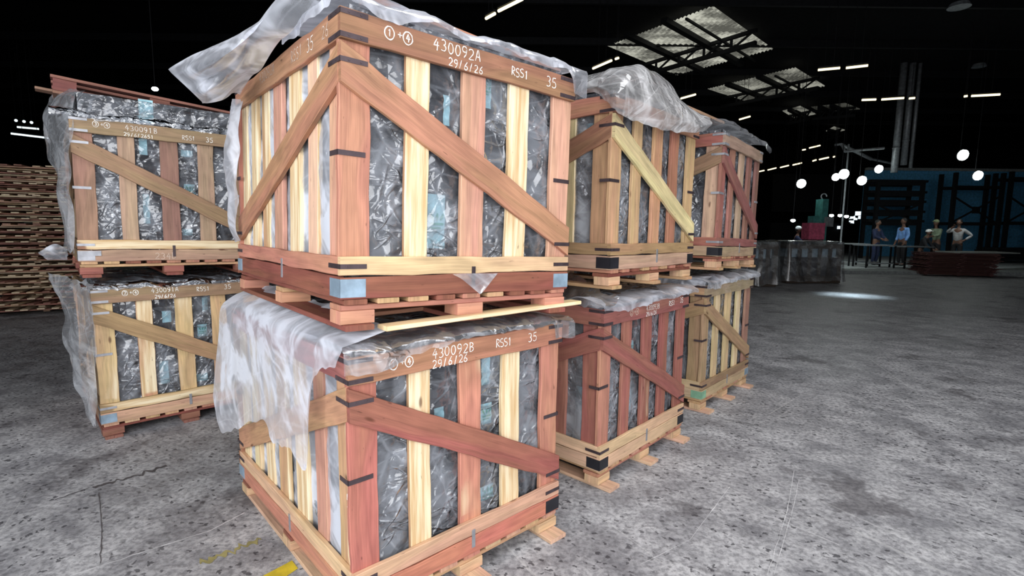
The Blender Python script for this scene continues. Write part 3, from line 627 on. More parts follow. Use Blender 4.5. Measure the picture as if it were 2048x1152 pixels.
def liner(k, top=1.17, bulge=.035, lumps=.03, over=None):
    """clear film bag around the bales: four wrinkled walls closing over the top. over: extra overhang outside the rails"""
    seed = ord(k[0]) * 1.3 + int(k[1]) * 4.1; V = []; F = []
    off = .052; m_ = 0.0
    x0, x1, y0, y1 = off, W - off, off, D - off
    def grid(fn, nu, nv):
        n0 = len(V)
        for j in range(nv + 1):
            for i in range(nu + 1): V.append(fn(i / nu, j / nv))
        for j in range(nv):
            for i in range(nu): a = n0 + j * (nu + 1) + i; F.append((a, a + 1, a + nu + 2, a + nu + 1))
    def wr(a, z, s):
        q = Vector((a * 5, z * 3.2, s + seed)); q += Vector((noise.noise(q * .9), noise.noise(q * .9 + Vector((5, 5, 5))), 0)) * .9
        return .013 * ridge(q) + .007 * ridge(q * 2.6) - .012
    z0 = ZD + .02
    zt = top
    grid(lambda s, t: Vector((x0 + (x1 - x0) * s, y0 + min(0.02, max(-.008, wr(s * W, z0 + t * (zt - z0), 1))) , z0 + t * (zt - z0))), 64, 64)
    grid(lambda s, t: Vector((x1 - max(-.008, wr(s * D, z0 + t * (zt - z0), 2)), y0 + (y1 - y0) * s, z0 + t * (zt - z0))), 40, 40)
    grid(lambda s, t: Vector((x0 + max(-.008, wr(s * D, z0 + t * (zt - z0), 3)), y1 - (y1 - y0) * s, z0 + t * (zt - z0))), 72, 64)
    grid(lambda s, t: Vector((x1 - (x1 - x0) * s, y1 - max(-.008, wr(s * W, z0 + t * (zt - z0), 4)), z0 + t * (zt - z0))), 40, 40)
    def topf(s, t):
        e = min(s, 1 - s, t, 1 - t) * 2; q = Vector((s * 5, t * 6, seed))
        return Vector((x0 + (x1 - x0) * s, y0 + (y1 - y0) * t, zt + min(e * 6, 1) * .012 + min(e * 5, 1) * lumps * max(0, ridge(q)) * .6))
    grid(topf, 50, 50)
    for v in V: pass
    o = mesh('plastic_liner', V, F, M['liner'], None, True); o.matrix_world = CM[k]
    tag(o, 'clear crinkled plastic liner around bales in ' + SHORT[k], 'plastic liner', 'clear plastic liners in the crates')
    return o

def rolled(k, par, mat, face_='f', a0=0.0, a1=W, hang=.05, out=.03, zt=1.13, seed=1, depth=.35, amp=.022, hangf=None, nm='loose_flap', nu=110, nv=34, lift=.03):
    """a flap of film coming over the rail: starts flat on top, bulges over the edge and hangs to a ragged hem"""
    V = []; F = []
    fn, LN = face(face_)
    for j in range(nv + 1):
        t = j / nv
        for i in range(nu + 1):
            s = i / nu; a = a0 + (a1 - a0) * s
            hg = (hangf(a) if hangf else hang) * (1 + .35 * noise.noise(Vector((a * 5, seed, 0)))) + .012 * noise.noise(Vector((a * 22, seed, 4)))
            tot = depth + hg + out; x = t * tot
            lf = lift * (.5 + .5 * ridge(Vector((a * 3, seed, 7))))
            if x < depth: o = depth - x; z = zt + lf * math.sin(min(1, x / depth) * math.pi * .75)
            elif x < depth + out: f = (x - depth) / out; o = -out * math.sin(f * 1.57); z = zt + lf * .7 - .02 * (1 - math.cos(f * 1.57))
            else: f = x - depth - out; o = -out - .008 * math.sin(a * 23 + seed); z = zt + lf * .7 - .02 - f
            q = Vector((a * 6, x * 4, seed)); q += Vector((noise.noise(q), noise.noise(q + Vector((7, 7, 7))), 0)) * .8
            d = amp * (.9 * noise.noise(q * .8) + .25) + amp * .35 * (ridge(q * 1.5) - .5)
            if x < depth: z += max(d, -.006)
            else: o -= max(d, -.004)
            V.append(fn(a + .01 * noise.noise(q * .5), z, o))
    for j in range(nv):
        for i in range(nu): b = j * (nu + 1) + i; F.append((b, b + 1, b + nu + 2, b + nu + 1))
    return mesh(nm, V, F, mat, par, True)

crates = {}; liners = {}
for k in SPEC:
    crates[k] = crate(k); bales(k)
    liners[k] = liner(k, top={'B1': 1.285}.get(k, 1.145), lumps=.03)
bpy.context.view_layer.update()
LI = {k: CM[k].inverted() for k in CM}
def px_sheet(k, rows, mat, **kw):
    rows = [[aty(*p) for p in r] for r in rows]
    return sheet(kw.pop('name', 'loose_flap'), rows, mat, liners[k], inv=LI[k], **kw)
S3 = [(-.6, 0)]
# nearest stack, upper crate
rolled('A1', liners['A1'], M['flap'], 'f', -.02, 1.19, .02, .03, 1.13, 1, .4, .02, hangf=lambda a: .012 + .02 * max(0, math.sin(a * 9)) + (.10 if a > 1.08 else 0), lift=.05)
for k_, v1_ in (('A1', 1.44), ('A2', 1.44), ('C2', .9), ('C1', .6)):
    sheet('folded_layer', [[(.047 - .018 * (i % 2), .06 + (v1_ - .06) * i / 8, 1.12 - .9 * j / 5) for i in range(9)] for j in range(6)], M['flap' if k_[0] == 'A' else 'flap_thin'], liners[k_], nu=90, nv=60, amp=.008, sc=7, seed=ord(k_[0]) + int(k_[1]), edge=.0)
rolled('A1', liners['A1'], M['flap'], 'l', .0, .55, .03, .02, 1.14, 2, .35, .015, lift=.05)
px_sheet('A1', [[(650, 6, 1.98), (610, 40, 2.02), (572, 76, 2.15), (530, 122, 2.38), (480, 190, 2.84)],
                [(560, -12, 2.05), (532, 32, 2.08), (514, 82, 2.18), (497, 132, 2.42), (470, 188, 2.78)],
                [(470, 72, 2.3), (468, 96, 2.2), (464, 126, 2.34), (456, 162, 2.45), (446, 202, 2.62)],
                [(398, 104, 2.45), (412, 128, 2.3), (410, 158, 2.42), (414, 184, 2.40), (418, 208, 2.58)],
                [(339, 139, 2.5), (352, 152, 2.5), (366, 167, 2.5), (386, 188, 2.5), (406, 208, 2.56)]], M['flap'], nu=60, nv=80, amp=.022, sc=3, seed=3, edge=.0)
px_sheet('A1', [[(905, 548, 2.10), (950, 547, 2.19), (996, 546, 2.28)], [(925, 560, 2.10), (955, 563, 2.17), (988, 556, 2.24)], [(955, 584, 2.13), (960, 588, 2.14), (966, 584, 2.15)]], M['flap'], nu=12, nv=12, amp=.004, sc=9, seed=4, edge=0)
px_sheet('A1', [[(484, 196, 2.86), (470, 200, 2.98), (480, 205, 3.15)], [(478, 260, 2.86), (456, 262, 2.96), (470, 262, 3.15)], [(474, 330, 2.86), (450, 330, 2.96), (466, 330, 3.15)], [(474, 400, 2.86), (452, 402, 2.96), (466, 402, 3.15)], [(474, 455, 2.86), (462, 462, 2.96), (470, 462, 3.1)], [(480, 482, 2.88), (470, 484, 2.96), (474, 484, 3.05)]], M['flap'], nu=30, nv=80, amp=.02, sc=7, seed=31, edge=.0)
# nearest stack, lower crate: the big milky sheet over the left side
def L(v, z, o): return Vector((o, v, z))
rows = []
cols = [(-.02, 1.10, 1.185), (.09, 1.06, 1.20), (.17, .95, 1.205), (.235, .62, 1.21), (.40, .66, 1.22), (.60, .63, 1.225), (.85, .655, 1.23), (1.15, .52, 1.235), (1.38, .45, 1.225), (1.58, .60, 1.20)]
for t, o0 in ((0, .16), (.06, .02), (.16, -.035), (.4, -.045), (.7, -.06), (1, -.07)):
    rows.append([L(v + (.03 * math.sin(v * 7) * t), zt_ * (1 - t) + zb_ * t + (.012 if t == 0 else 0), o0 - (.05 if v > 1.3 else 0) * t) for v, zb_, zt_ in cols])
sheet('loose_flap', rows, M['flap'], liners['A2'], nu=120, nv=70, amp=.020, sc=3.2, seed=6, edge=.02, stretch=(1, .25))
rolled('A2', liners['A2'], M['flap_thin'], 'f', -.03, 1.19, .06, .03, 1.125, 5, .30, .016, hangf=lambda a: .008 + .065 * max(0, 1 - a / .5) + (.07 if a > 1.06 else 0), lift=.035)
# left stack
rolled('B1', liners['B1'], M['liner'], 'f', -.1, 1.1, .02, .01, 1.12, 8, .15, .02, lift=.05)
px_sheet('B1', [[(172, 182, 3.9), (150, 178, 4.1), (125, 178, 4.4)], [(150, 200, 3.75), (120, 190, 3.9), (104, 196, 4.3)], [(140, 235, 3.66), (108, 232, 3.85), (84, 240, 4.2)], [(138, 290, 3.62), (112, 290, 3.8), (95, 300, 4.1)],
                [(140, 350, 3.6), (120, 350, 3.75), (108, 350, 4.0)], [(143, 420, 3.6), (128, 420, 3.7), (119, 410, 3.9)], [(146, 500, 3.6), (136, 505, 3.66), (129, 498, 3.8)]], M['flap_thin'], nu=34, nv=80, amp=.035, sc=4, seed=9)
px_sheet('B1', [[(135, 498, 3.62), (134, 520, 3.62)], [(108, 488, 3.55), (112, 520, 3.58)], [(78, 505, 3.55), (94, 520, 3.55)]], M['flap'], nu=14, nv=20, amp=.01, sc=8, seed=10, edge=.01)
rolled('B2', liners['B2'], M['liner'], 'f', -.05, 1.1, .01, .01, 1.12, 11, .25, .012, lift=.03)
px_sheet('B2', [[(190, 570, 3.66), (150, 558, 3.8), (96, 545, 4.1)], [(180, 590, 3.6), (140, 590, 3.75), (112, 578, 4.0)], [(182, 640, 3.58), (150, 640, 3.7), (124, 630, 3.95)], [(186, 700, 3.58), (156, 700, 3.68), (128, 690, 3.9)],
                [(192, 770, 3.58), (170, 765, 3.62), (146, 755, 3.75)], [(197, 850, 3.58), (190, 848, 3.6), (178, 830, 3.66)]], M['flap_thin'], nu=34, nv=70, amp=.03, sc=4, seed=12)
# second stack, upper crate: the big hood of film
px_sheet('C1', [[(1146, 203, 3.25), (1188, 186, 3.08), (1229, 222, 2.92), (1282, 246, 3.06), (1336, 261, 3.26), (1398, 265, 3.56), (1420, 255, 3.68)],
                [(1152, 178, 3.16), (1194, 170, 3.0), (1238, 186, 2.86), (1284, 196, 3.0), (1340, 222, 3.18), (1396, 246, 3.5), (1424, 246, 3.64)],
                [(1164, 154, 3.35), (1202, 145, 3.15), (1250, 138, 3.1), (1287, 133, 3.2), (1332, 164, 3.4), (1380, 217, 3.7), (1420, 237, 3.85)],
                [(1175, 178, 4.0), (1210, 172, 3.95), (1255, 165, 4.0), (1295, 170, 4.05), (1338, 195, 4.2), (1380, 228, 4.4), (1412, 245, 4.5)]], M['hood'], nu=110, nv=60, amp=.024, sc=4.2, seed=14, edge=.02)
rolled('C1', liners['C1'], M['flap_thin'], 'f', .7, 1.2, .04, .02, 1.14, 15, .3, .03, lift=.05)
rolled('C2', liners['C2'], M['flap'], 'f', -.05, 1.22, .03, .03, 1.125, 16, .3, .02, hangf=lambda a: .012 + .03 * max(0, 1 - abs(a - .3) * 2.2), lift=.04)
px_sheet('C2', [[(1128, 545, 3.5), (1150, 548, 3.35), (1200, 580, 3.15), (1240, 590, 3.1)], [(1122, 570, 3.45), (1150, 585, 3.25), (1190, 602, 3.05), (1230, 612, 3.0)], [(1110, 600, 3.4), (1140, 607, 3.2), (1190, 614, 3.0), (1222, 618, 2.96)]], M['flap_thin'], nu=50, nv=30, amp=.02, sc=6, seed=17)
rolled('D1', liners['D1'], M['flap_thin'], 'f', .0, 1.2, .07, .05, 1.13, 18, .35, .015, hangf=lambda a: .015 + .05 * max(0, a - .5), lift=.09)
rolled('D2', liners['D2'], M['flap'], 'f', -.08, 1.22, .03, .03, 1.125, 19, .3, .025, hangf=lambda a: .05 if a < .25 else .02, lift=.05)
rolled('D2', liners['D2'], M['flap'], 'l', .0, .6, .03, .03, 1.125, 20, .3, .025, lift=.05)

# lid planks lying on top of crates
def plank(k, P0, P1, w_, col, label, sap=0, th=.009):
    P0, P1 = Vector(P0), Vector(P1); mid = P0
    d = (P1 - P0).normalized(); wv = d.cross(Vector((0, 0, 1))).normalized() * w_ / 2; tv = wv.cross(d).normalized() * th
    o = board('loose_plank', P0 - mid, P1 - mid, wv, tv, col, sap, None); o.matrix_world = CM[k] @ Matrix.Translation(mid)
    tag(o, label, 'plank')
zl = HC - .011
plank('A2', (.14, .0, zl), (1.24, .0, zl), .075, (226, 184, 130), 'pale plank lying along the front edge under crate 430092A', .2)
plank('A2', (.1, .33, zl), (1.1, .33, zl), .08, (170, 96, 72), 'reddish plank lying in the gap under the middle of crate 430092A')
plank('A2', (.35, .62, zl), (1.14, .62, zl), .09, (190, 120, 86), 'brown plank on the lower nearest crate, farther back under the upper one')
plank('A1', (.18, .22, 1.25), (1.21, .22, 1.2), .085, (178, 108, 78), 'brown plank lying over the plastic on top of crate 430092A', 0, .012)
plank('C1', (.70, .55, 1.30), (1.25, .5, 1.27), .09, (170, 96, 76), 'reddish plank end poking out on top of the yellow-braced crate', 0, .012)
plank('D1', (-.05, .35, 1.335), (.75, .3, 1.345), .09, (176, 126, 100), 'brown plank lying on the top of the farthest stack', 0, .012)
# empty pallet on the left stack
p0 = aty(100, 150, 4.1); p1 = aty(465, 226, 4.9); e = (p1 - p0).normalized(); e2 = Vector((-e.y, e.x, 0)).normalized(); u3 = e.cross(e2)
mw = Matrix(((e.x, e2.x, u3.x, p0.x), (e.y, e2.y, u3.y, p0.y), (e.z, e2.z, u3.z, p0.z), (0, 0, 0, 1)))
pt = empty('wooden_pallet', 'empty reddish wooden pallet resting on the plastic on top of the left stack', 'pallet', mw=mw)
for y in (.05, .27, .49, .71, .93):
    board('deck_board', (0, y, 0), (1.5, y, 0), (0, .045, 0), (0, 0, .011), (150, 78, 70), 0, pt, seg=3)
for x in (.07, .68, 1.4):
    rn = board('runner', (x, 0, -.115), (x, 1.0, -.115), (.055, 0, 0), (0, 0, .010), (150, 90, 74), 0, pt, seg=3)
    for y in (.06, .5, .94): board('block', (x - .055, y, -.057), (x + .085, y, -.057), (0, .05, 0), (0, 0, .045), (128, 58, 52), 0, rn, seg=2)
board('cross_board', (-.09, .2, -.085), (.1, .2, -.085), (0, .06, 0), (0, 0, .01), (160, 110, 90), 0, pt, seg=2)

# ---------------------------------------------------------------- stack of slatted panels at the far left
def copy_tree(o, parent=None):
    c = o.copy(); COL.objects.link(c)
    if parent is not None: c.parent = parent
    for chd in o.children: copy_tree(chd, c)
    return c
def nth(n): return 'topmost' if n == 1 else '%d%s from the top' % (n, 'th' if 10 < n % 100 < 14 else {1: 'st', 2: 'nd', 3: 'rd'}.get(n % 10, 'th'))
def panel_proto(cols, nsl, Lx, Ly):
    r = empty('slatted_panel', 'x', 'wooden panel')
    for i in range(nsl):
        y = .05 + i * (Ly - .1) / (nsl - 1) - Ly / 2
        board('slat', (R_.uniform(-.12, .0) - Lx / 2, y, .036), (Lx / 2 + R_.uniform(-.02, .12), y, .036), (0, .05, 0), (0, 0, .010), R_.choice(cols), R_.choice([0, 0, .3]), r, seg=2)
    for x in (.06, Lx / 2, Lx - .06):
        board('batten', (x - Lx / 2, R_.uniform(-.06, 0) - Ly / 2, .013), (x - Lx / 2, Ly / 2 + .02, .013), (.045, 0, 0), (0, 0, .010), R_.choice(cols), 0, r, seg=2)
    return r
PC = [(206, 150, 122), (226, 184, 146), (178, 104, 88), (236, 206, 170), (160, 98, 84)]
protos = [panel_proto(PC, 6, 1.5, 1.1) for _ in range(4)]
NP = 52
b0 = onz(126, 632)
for i in range(NP):
    o = protos[i] if i < 4 else copy_tree(protos[i % 4])
    low = i < 23
    q = i % 4 in (1, 3); o.location = (b0.x - .75 + R_.uniform(-.10, .10) - (.08 if low else 0), b0.y + .75 + R_.uniform(-.08, .08), .02 + i * .048)
    o.rotation_euler = (R_.uniform(-.002, .002), R_.uniform(-.002, .002), math.radians(28 + R_.uniform(-7, 7) + (90 if q else 0) + R_.choice([0, 180])))
    tag(o, 'slatted wooden panel, %s in the tall ragged stack at the left edge' % nth(NP - i), 'wooden panel', 'slatted panels of the tall left stack')
for i in range(7):
    o = board('timber_board', (0, 0, 0), (2.2, 0, 0), (0, .5, 0), (0, 0, .2), (90, 100, 86), 0, None, seg=2); o.location = (-11.2 + .05 * (i % 3), 12.5 + .02 * i, .2 + i * .402)
    tag(o, 'dim greenish timber, %s of the pile behind the tall left stack' % nth(7 - i), 'timber', 'dim timber pile at the left')

# ---------------------------------------------------------------- stack of dark panels far right
b1 = onz(1873, 553); b2 = onz(2000, 557); ang = math.atan2(b2.y - b1.y, b2.x - b1.x)
pr2 = [panel_proto([(92, 50, 52), (104, 58, 56), (84, 50, 50)], 5, 2.05, 1.3) for _ in range(3)]
for i in range(17):
    o = pr2[i] if i < 3 else copy_tree(pr2[i % 3])
    o.location = (b1.x + 1.02 + R_.uniform(-.1, .1), b1.y + .65 + R_.uniform(-.05, .05), .03 + i * .046); o.rotation_euler = (0, 0, ang + R_.uniform(-.02, .02))
    tag(o, 'dark red slatted panel, %s in the low stack before the workers' % nth(17 - i), 'wooden panel', 'dark panels of the low stack on the right')
t_ = aty(1925, 494, 18.4)
tp = board('tabletop_sheet', (0, 0, 0), (2.2, .1, 0), (0, .55, 0), (0, 0, .02), (150, 155, 150), 0, None); tp.location = (b1.x + .7, b1.y + .5, .03 + 17 * .046 + .03)
tag(tp, 'pale grey board lying on top of the low dark panel stack', 'board')

# ---------------------------------------------------------------- covered crates in the middle distance
def covered(px0, px1, pyb, pyt, dep, label, seed):
    g0 = onz(px0, pyb); g1 = onz(px1, pyb); ex = (g1 - g0); Lx = ex.length; ex.normalize()
    H = aty((px0 + px1) / 2, pyt, g0.y).z; ey = Vector((-ex.y, ex.x, 0))
    mw = Matrix(((ex.x, ey.x, 0, g0.x), (ex.y, ey.y, 0, g0.y), (0, 0, 1, 0), (0, 0, 0, 1)))
    t = empty('wooden_crate', label, 'crate', mw=mw)
    dk = (70, 56, 48)
    for z in (.16, H - .12): board('top_rail' if z > .5 else 'bottom_rail', (0, 0, z), (Lx, 0, z), (0, 0, .06), (0, .011, 0), dk, 0, t, seg=3)
    n = 5
    for i in range(n + 1): x = .06 + i * (Lx - .12) / n; board('slat', (x, .024, .1), (x, .024, H - .05), (.06, 0, 0), (0, .011, 0), dk, 0, t, seg=3)
    for z in (.16, H - .12):
        board('side_rail', (Lx, .02, z), (Lx, dep, z), (0, 0, .06), (.011, 0, 0), dk, 0, t, seg=3); board('side_rail', (0, .02, z), (0, dep, z), (0, 0, .06), (.011, 0, 0), dk, 0, t, seg=3)
    for i in range(4): board('slat', (Lx - .02, .1 + i * (dep - .2) / 3, .1), (Lx - .02, .1 + i * (dep - .2) / 3, H - .05), (0, .06, 0), (.011, 0, 0), dk, 0, t, seg=3)
    board('pallet_base', (0, dep / 2, .06), (Lx, dep / 2, .06), (0, dep / 2, 0), (0, 0, .05), dk, 0, t, seg=3)
    bl = MB().box((.05, .06, .12), (Lx - .05, dep - .05, H - .45)).build('wrapped_load', M['bale']); bl.matrix_world = mw
    tag(bl, 'dark load inside the ' + ('lone covered crate' if seed == 1 else 'half hidden covered crate'), 'load')
    bl = MB().box((.12, .08, H - .44), (Lx - .15, dep - .05, H - .14)).build('pale_carton', M['carton']); bl.matrix_world = mw
    tag(bl, 'pale bluish carton on top of the dark load in the ' + ('lone covered crate' if seed == 1 else 'half hidden covered crate'), 'carton')
    # plastic cover: perimeter curtain with folds closing on top
    V = []; F = []; nv = 26; per = [(0, dep), (0, 0), (Lx, 0), (Lx, dep)]; seg = 40; ring = []
    for a, b in zip(per, per[1:]):
        for i in range(seg): ring.append((a[0] + (b[0] - a[0]) * i / seg, a[1] + (b[1] - a[1]) * i / seg, (b[1] - a[1], a[0] - b[0])))
    ring.append((per[-1][0], per[-1][1], (1, 0)))
    m = len(ring)
    for j in range(nv + 1):
        f = j / nv
        for i, (x, y, nn) in enumerate(ring):
            l = math.hypot(*nn) or 1; hem = .02 + .12 * (noise.noise(Vector((i * .09, seed, 0))) + .3) ; z = H + .02 - f * (H - max(.005, hem))
            d = .03 + f * .10 * (.7 + noise.noise(Vector((i * .13, f * .8, seed))) + .6 * ridge(Vector((i * .05, f, seed))))
            V.append(Vector((x + nn[0] / l * -d if False else x + (-1 if (nn[0] > 0) == (nn[0] > 0) and x < Lx / 2 and abs(nn[0]) > abs(nn[1]) else (1 if abs(nn[0]) > abs(nn[1]) else 0)) * d, y - (d if abs(nn[1]) >= abs(nn[0]) else 0), z)))
    for j in range(nv):
        for i in range(m - 1): a = j * m + i; F.append((a, a + 1, a + m + 1, a + m))
    n0 = len(V); 
    for j in range(9):
        for i in range(21): V.append(Vector((Lx * i / 20, dep * j / 8, H + .02 + .02 * ridge(Vector((i * .5, j * .5, seed))))))
    for j in range(8):
        for i in range(20): a = n0 + j * 21 + i; F.append((a, a + 1, a + 22, a + 21))
    c = mesh('plastic_cover', V, F, M['cover'], None, True); c.matrix_world = mw
    tag(c, 'thin plastic sheet hanging over the ' + ('dark covered crate beyond the farthest stack' if seed == 1 else 'dark crate half hidden behind the farthest stack'), 'plastic sheet')
covered(1572, 1680, 567, 485, 1.3, 'dark crate under a hanging plastic sheet, standing alone beyond the farthest stack', 1)
covered(1470, 1552, 574, 485, 1.2, 'dark plastic-covered crate partly hidden behind the farthest stack', 2)

# ---------------------------------------------------------------- machine, tables, masts
def world_box(px0, px1, py0, py1, Y, dep):
    a = aty(px0, py1, Y); b = aty(px1, py0, Y); return (a.x, Y, a.z), (b.x, Y + dep, b.z)
mc = empty('drill_press', 'tall teal machine column with a pink tank, standing behind the covered crates', 'machine')
a, b = world_box(1637, 1658, 398, 520, 19, .45); MB().box((a[0], 19, 0), b).build('column', M['teal'], mc)
a, b = world_box(1617, 1651, 446, 479, 18.7, .5); MB().box(a, b).build('tank', M['pink'], mc); MB().box((a[0] + .03, 18.72, 0), (b[0] - .03, 19.1, a[2])).build('stand', M['darks'], mc)
a, b = world_box(1626, 1639, 432, 446, 18.8, .35); MB().box(a, b).build('motor_housing', M['teal'], mc)
a, b = world_box(1656, 1668, 434, 453, 18.7, .25); MB().box(a, b).build('control_box', M['grey'], mc)
a = aty(1648, 392, 19.2); m = MB()
for i in range(10):
    t0, t1 = math.pi * 1.3 * i / 10, math.pi * 1.3 * (i + 1) / 10; r = .1
    m.tube(a + Vector((r * math.cos(t0), 0, r * math.sin(t0) - .02)), a + Vector((r * math.cos(t1), 0, r * math.sin(t1) - .02)), .02, seg=6)
m.build('lifting_hook', M['silver'], mc)
def table(px0, px1, pyt, Y, dep, label, tone):
    zb = .12; a = aty(px0, pyt, Y); b = aty(px1, pyt, Y); t = empty('work_table', label, 'table', (a.x, Y, zb)); Lx = b.x - a.x; H = a.z - zb
    MB().box((0, 0, H - .04), (Lx, dep, H)).build('tabletop', tone, t)
    for x in (.05, Lx - .05):
        for y in (.05, dep - .05): MB().bar((x, y, 0), (x, y, H - .04), .05).build('leg', M['darks'], t)
    MB().bar((.05, .05, .18), (Lx - .05, .05, .18), .04).bar((.05, dep - .05, .18), (Lx - .05, dep - .05, .18), .04).build('stretcher', M['grey'], t)
table(1735, 1796, 490, 20.5, .9, 'low dark steel work table left of the blue-shirted worker', M['grey'])
table(1812, 1868, 493, 20.2, .9, 'work table in front of the white-capped worker', M['grey'])
table(1700, 1742, 487, 21.5, .8, 'narrow work table behind the covered crate', M['grey'])
# lamp mast and pipes
pl = empty('lamp_mast', 'thin pole rising behind the teal machine among the floodlights', 'pole', tuple(onz(1677, 535)))
pz = onz(1677, 535)
MB().tube((0, 0, 0), (0, 0, aty(1682, 288, pz.y).z), .035, seg=8).build('pole', M['grey'], pl)
q0 = aty(1684, 290, pz.y); q1 = aty(1742, 318, pz.y + 2); q2 = aty(1790, 328, pz.y + 3); q3 = aty(1735, 285, pz.y + 2)
MB().tube(q0 - pz, q1 - pz, .07).tube(q1 - pz, q2 - pz, .05).build('pipe', M['duct'], pl)
MB().bar(aty(1670, 290, pz.y) - pz, aty(1684, 288, pz.y) - pz, .08).build('arm', M['duct'], pl)
for (x, y0, y1, r, lb) in ((1788, 225, 345, .13, 'thick pale vertical duct, leftmost of the three by the blue wall'), (1807, 230, 330, .12, 'dull vertical duct, middle of the three by the blue wall'), (1821, 262, 336, .07, 'thin vertical duct, rightmost of the three by the blue wall')):
    a = aty(x, y1, 23); d_ = MB().tube((0, 0, 0), (0, 0, 8.6 - a.z), r).tube((0, 0, 1), (0, 0, 1.06), r * 1.15).build('duct', M['duct'], None, True); d_.location = a
    tag(d_, lb, 'duct')
a = aty(1768, 296, 22); b = aty(1690, 303, 22); MB().tube(a - pz, b - pz, .05).tube(b - pz, q0 - pz, .05).build('pipe', M['duct'], pl)

# ---------------------------------------------------------------- floodlights and tubes
def flood(px, py, Y, r, power, label, group='floodlights at the back of the hall'):
    c = aty(px, py, Y); t = empty('floodlight', label, 'floodlight', c, 0, group)
    r *= .86
    MB().tube((0, 0, 0), (0, -.05, -.012), r * 1.0, r * 1.0, 20).build('lens', M['lamp'], t)
    MB().tube((0, .18, .04), (0, .005, 0), r * .45, r * 1.1, 20).build('housing', M['darks'], t)
    MB().tube((0, .12, .1), (0, .12, 8.6 - c.z), .012, seg=6).build('cable', M['darks'], t)
    l = bpy.data.lights.new('floodlight_beam', 'SPOT'); l.energy = power * 7; l.spot_size = math.radians(125); l.color = (.9, 1, 1); l.shadow_soft_size = .15
    o = bpy.data.objects.new('floodlight_beam', l); COL.objects.link(o); o.parent = t; o.location = (0, -.12, -.05); o.rotation_euler = (math.radians(68), 0, 0)
for (x, y, Y, r, lb) in ((1925, 310, 20, .22, 'large round floodlight, uppermost on the right'), (1955, 351, 20.5, .20, 'round floodlight below the uppermost one on the right'), (1687, 348, 19.5, .20, 'bright floodlight just right of the thin pole'),
                         (1671, 354, 21, .16, 'floodlight just left of the thin pole'), (1723, 361, 20, .19, 'floodlight between the pole and the shelf rack'), (1757, 338, 23, .19, 'floodlight above the shelf rack, below the ducts'), (1602, 367, 19.5, .18, 'leftmost of the big floodlights, beside the farthest crate stack')):
    flood(x, y, Y, r, 16, lb)
for (x, y, Y, lb) in ((1663, 431, 24, 'small low lamp just right of the teal column'), (1680, 431, 24, 'small low lamp behind the thin pole'), (1693, 433, 24, 'small low lamp beside the bright opening'), (1586, 441, 22, 'small lamp over the workers on the left of the teal machine'), (310, 178, 11, 'single small white lamp above the left stack')):
    c = aty(x, y, Y); t = empty('small_lamp', lb, 'lamp', c); r = .09 if Y > 12 else .06
    MB().ball((0, 0, 0), r, (1, 1, .7)).build('bulb', M['lamp'], t, True); MB().tube((0, 0, r * .5), (0, 0, r * 1.2), r * .8, r * .3).build('shade', M['darks'], t); MB().tube((0, 0, r), (0, 0, 8.6 - c.z), .008, seg=6).build('cable', M['darks'], t)
def tube(p, q, z, mat, label, group='ceiling tube lights'):
    a = onz(*p, z); b = onz(*q, z); t = empty('tube_light', label, 'tube light', a, 0, group); d = b - a
    MB().tube((0, 0, 0), d, .035, seg=8).build('tube', mat, t); MB().bar(Vector((0, 0, .07)), d + Vector((0, 0, .07)), .10, .05).build('fixture', M['darks'], t)
    MB().tube(d * .3 + Vector((0, 0, .09)), d * .3 + Vector((0, 0, 8.6 - z)), .008, seg=6).tube(d * .7 + Vector((0, 0, .09)), d * .7 + Vector((0, 0, 8.6 - z)), .008, seg=6).build('hanger', M['darks'], t)
TB = [((997, 22), (1045, -2), 6.5, 'nearest long ceiling tube light, above crate 430092A'), ((972, 37), (990, 27), 6.5, 'short end of tube light at the plank above crate 430092A'), ((1186, 137), (1223, 121), 6.5, 'tube light seen just left of the largest skylight'),
      ((1231, 118), (1237, 116), 6.5, 'tiny tube end beside the tube left of the largest skylight'), ((1362, 197), (1391, 189), 6.5, 'tube light above the film hood of the second stack'), ((1479, 239), (1500, 233), 6.5, 'tube light above the farthest stack'),
      ((1636, 140), (1680, 136), 6.5, 'left tube of the upper pair right of the second skylight'), ((1692, 136), (1736, 131), 6.5, 'right tube of the upper pair right of the second skylight'), ((1724, 200), (1752, 199), 6.2, 'left tube of the lower row right of the skylights'), ((1763, 199), (1808, 196), 6.2, 'middle tube of the lower row right of the skylights'),
      ((1818, 197), (1830, 196), 6.2, 'short last tube of the lower row'), ((1928, 193), (1935, 192), 6.2, 'short tube end far right under the dark roof'), ((1943, 192), (2000, 189), 6.2, 'far-right tube light under the dark roof'),
      ((1605, 300), (1611, 299), 6, 'faint tube end above the floodlights'), ((1619, 296), (1640, 291), 6, 'tube light above the floodlights left of the slanting pipe')]
DS = [((1519, 343), (1528, 341)), ((1536, 340), (1552, 336)), ((1561, 335), (1577, 331)), ((1586, 330), (1603, 326)), ((1626, 322), (1632, 320)), ((1639, 319), (1657, 315)), ((1667, 314), (1670, 313))]
for p, q, z, lb in TB: tube(p, q, z, M['tube'], lb)
for i, (p, q) in enumerate(DS): tube(p, q, 5.2, M['tube'], '%s dash from the left in the distant tube light row' % ('first', 'second', 'third', 'fourth', 'fifth', 'sixth', 'seventh')[i], 'distant dashed row of tube lights')
tube((22, 267), (96, 276), 5.0, M['wtube'], 'long white tube light low in the dark at the left edge', 'white tubes at the left'); tube((34, 254), (78, 258), 5.4, M['wtube'], 'thinner white tube light above the long one at the left edge', 'white tubes at the left')
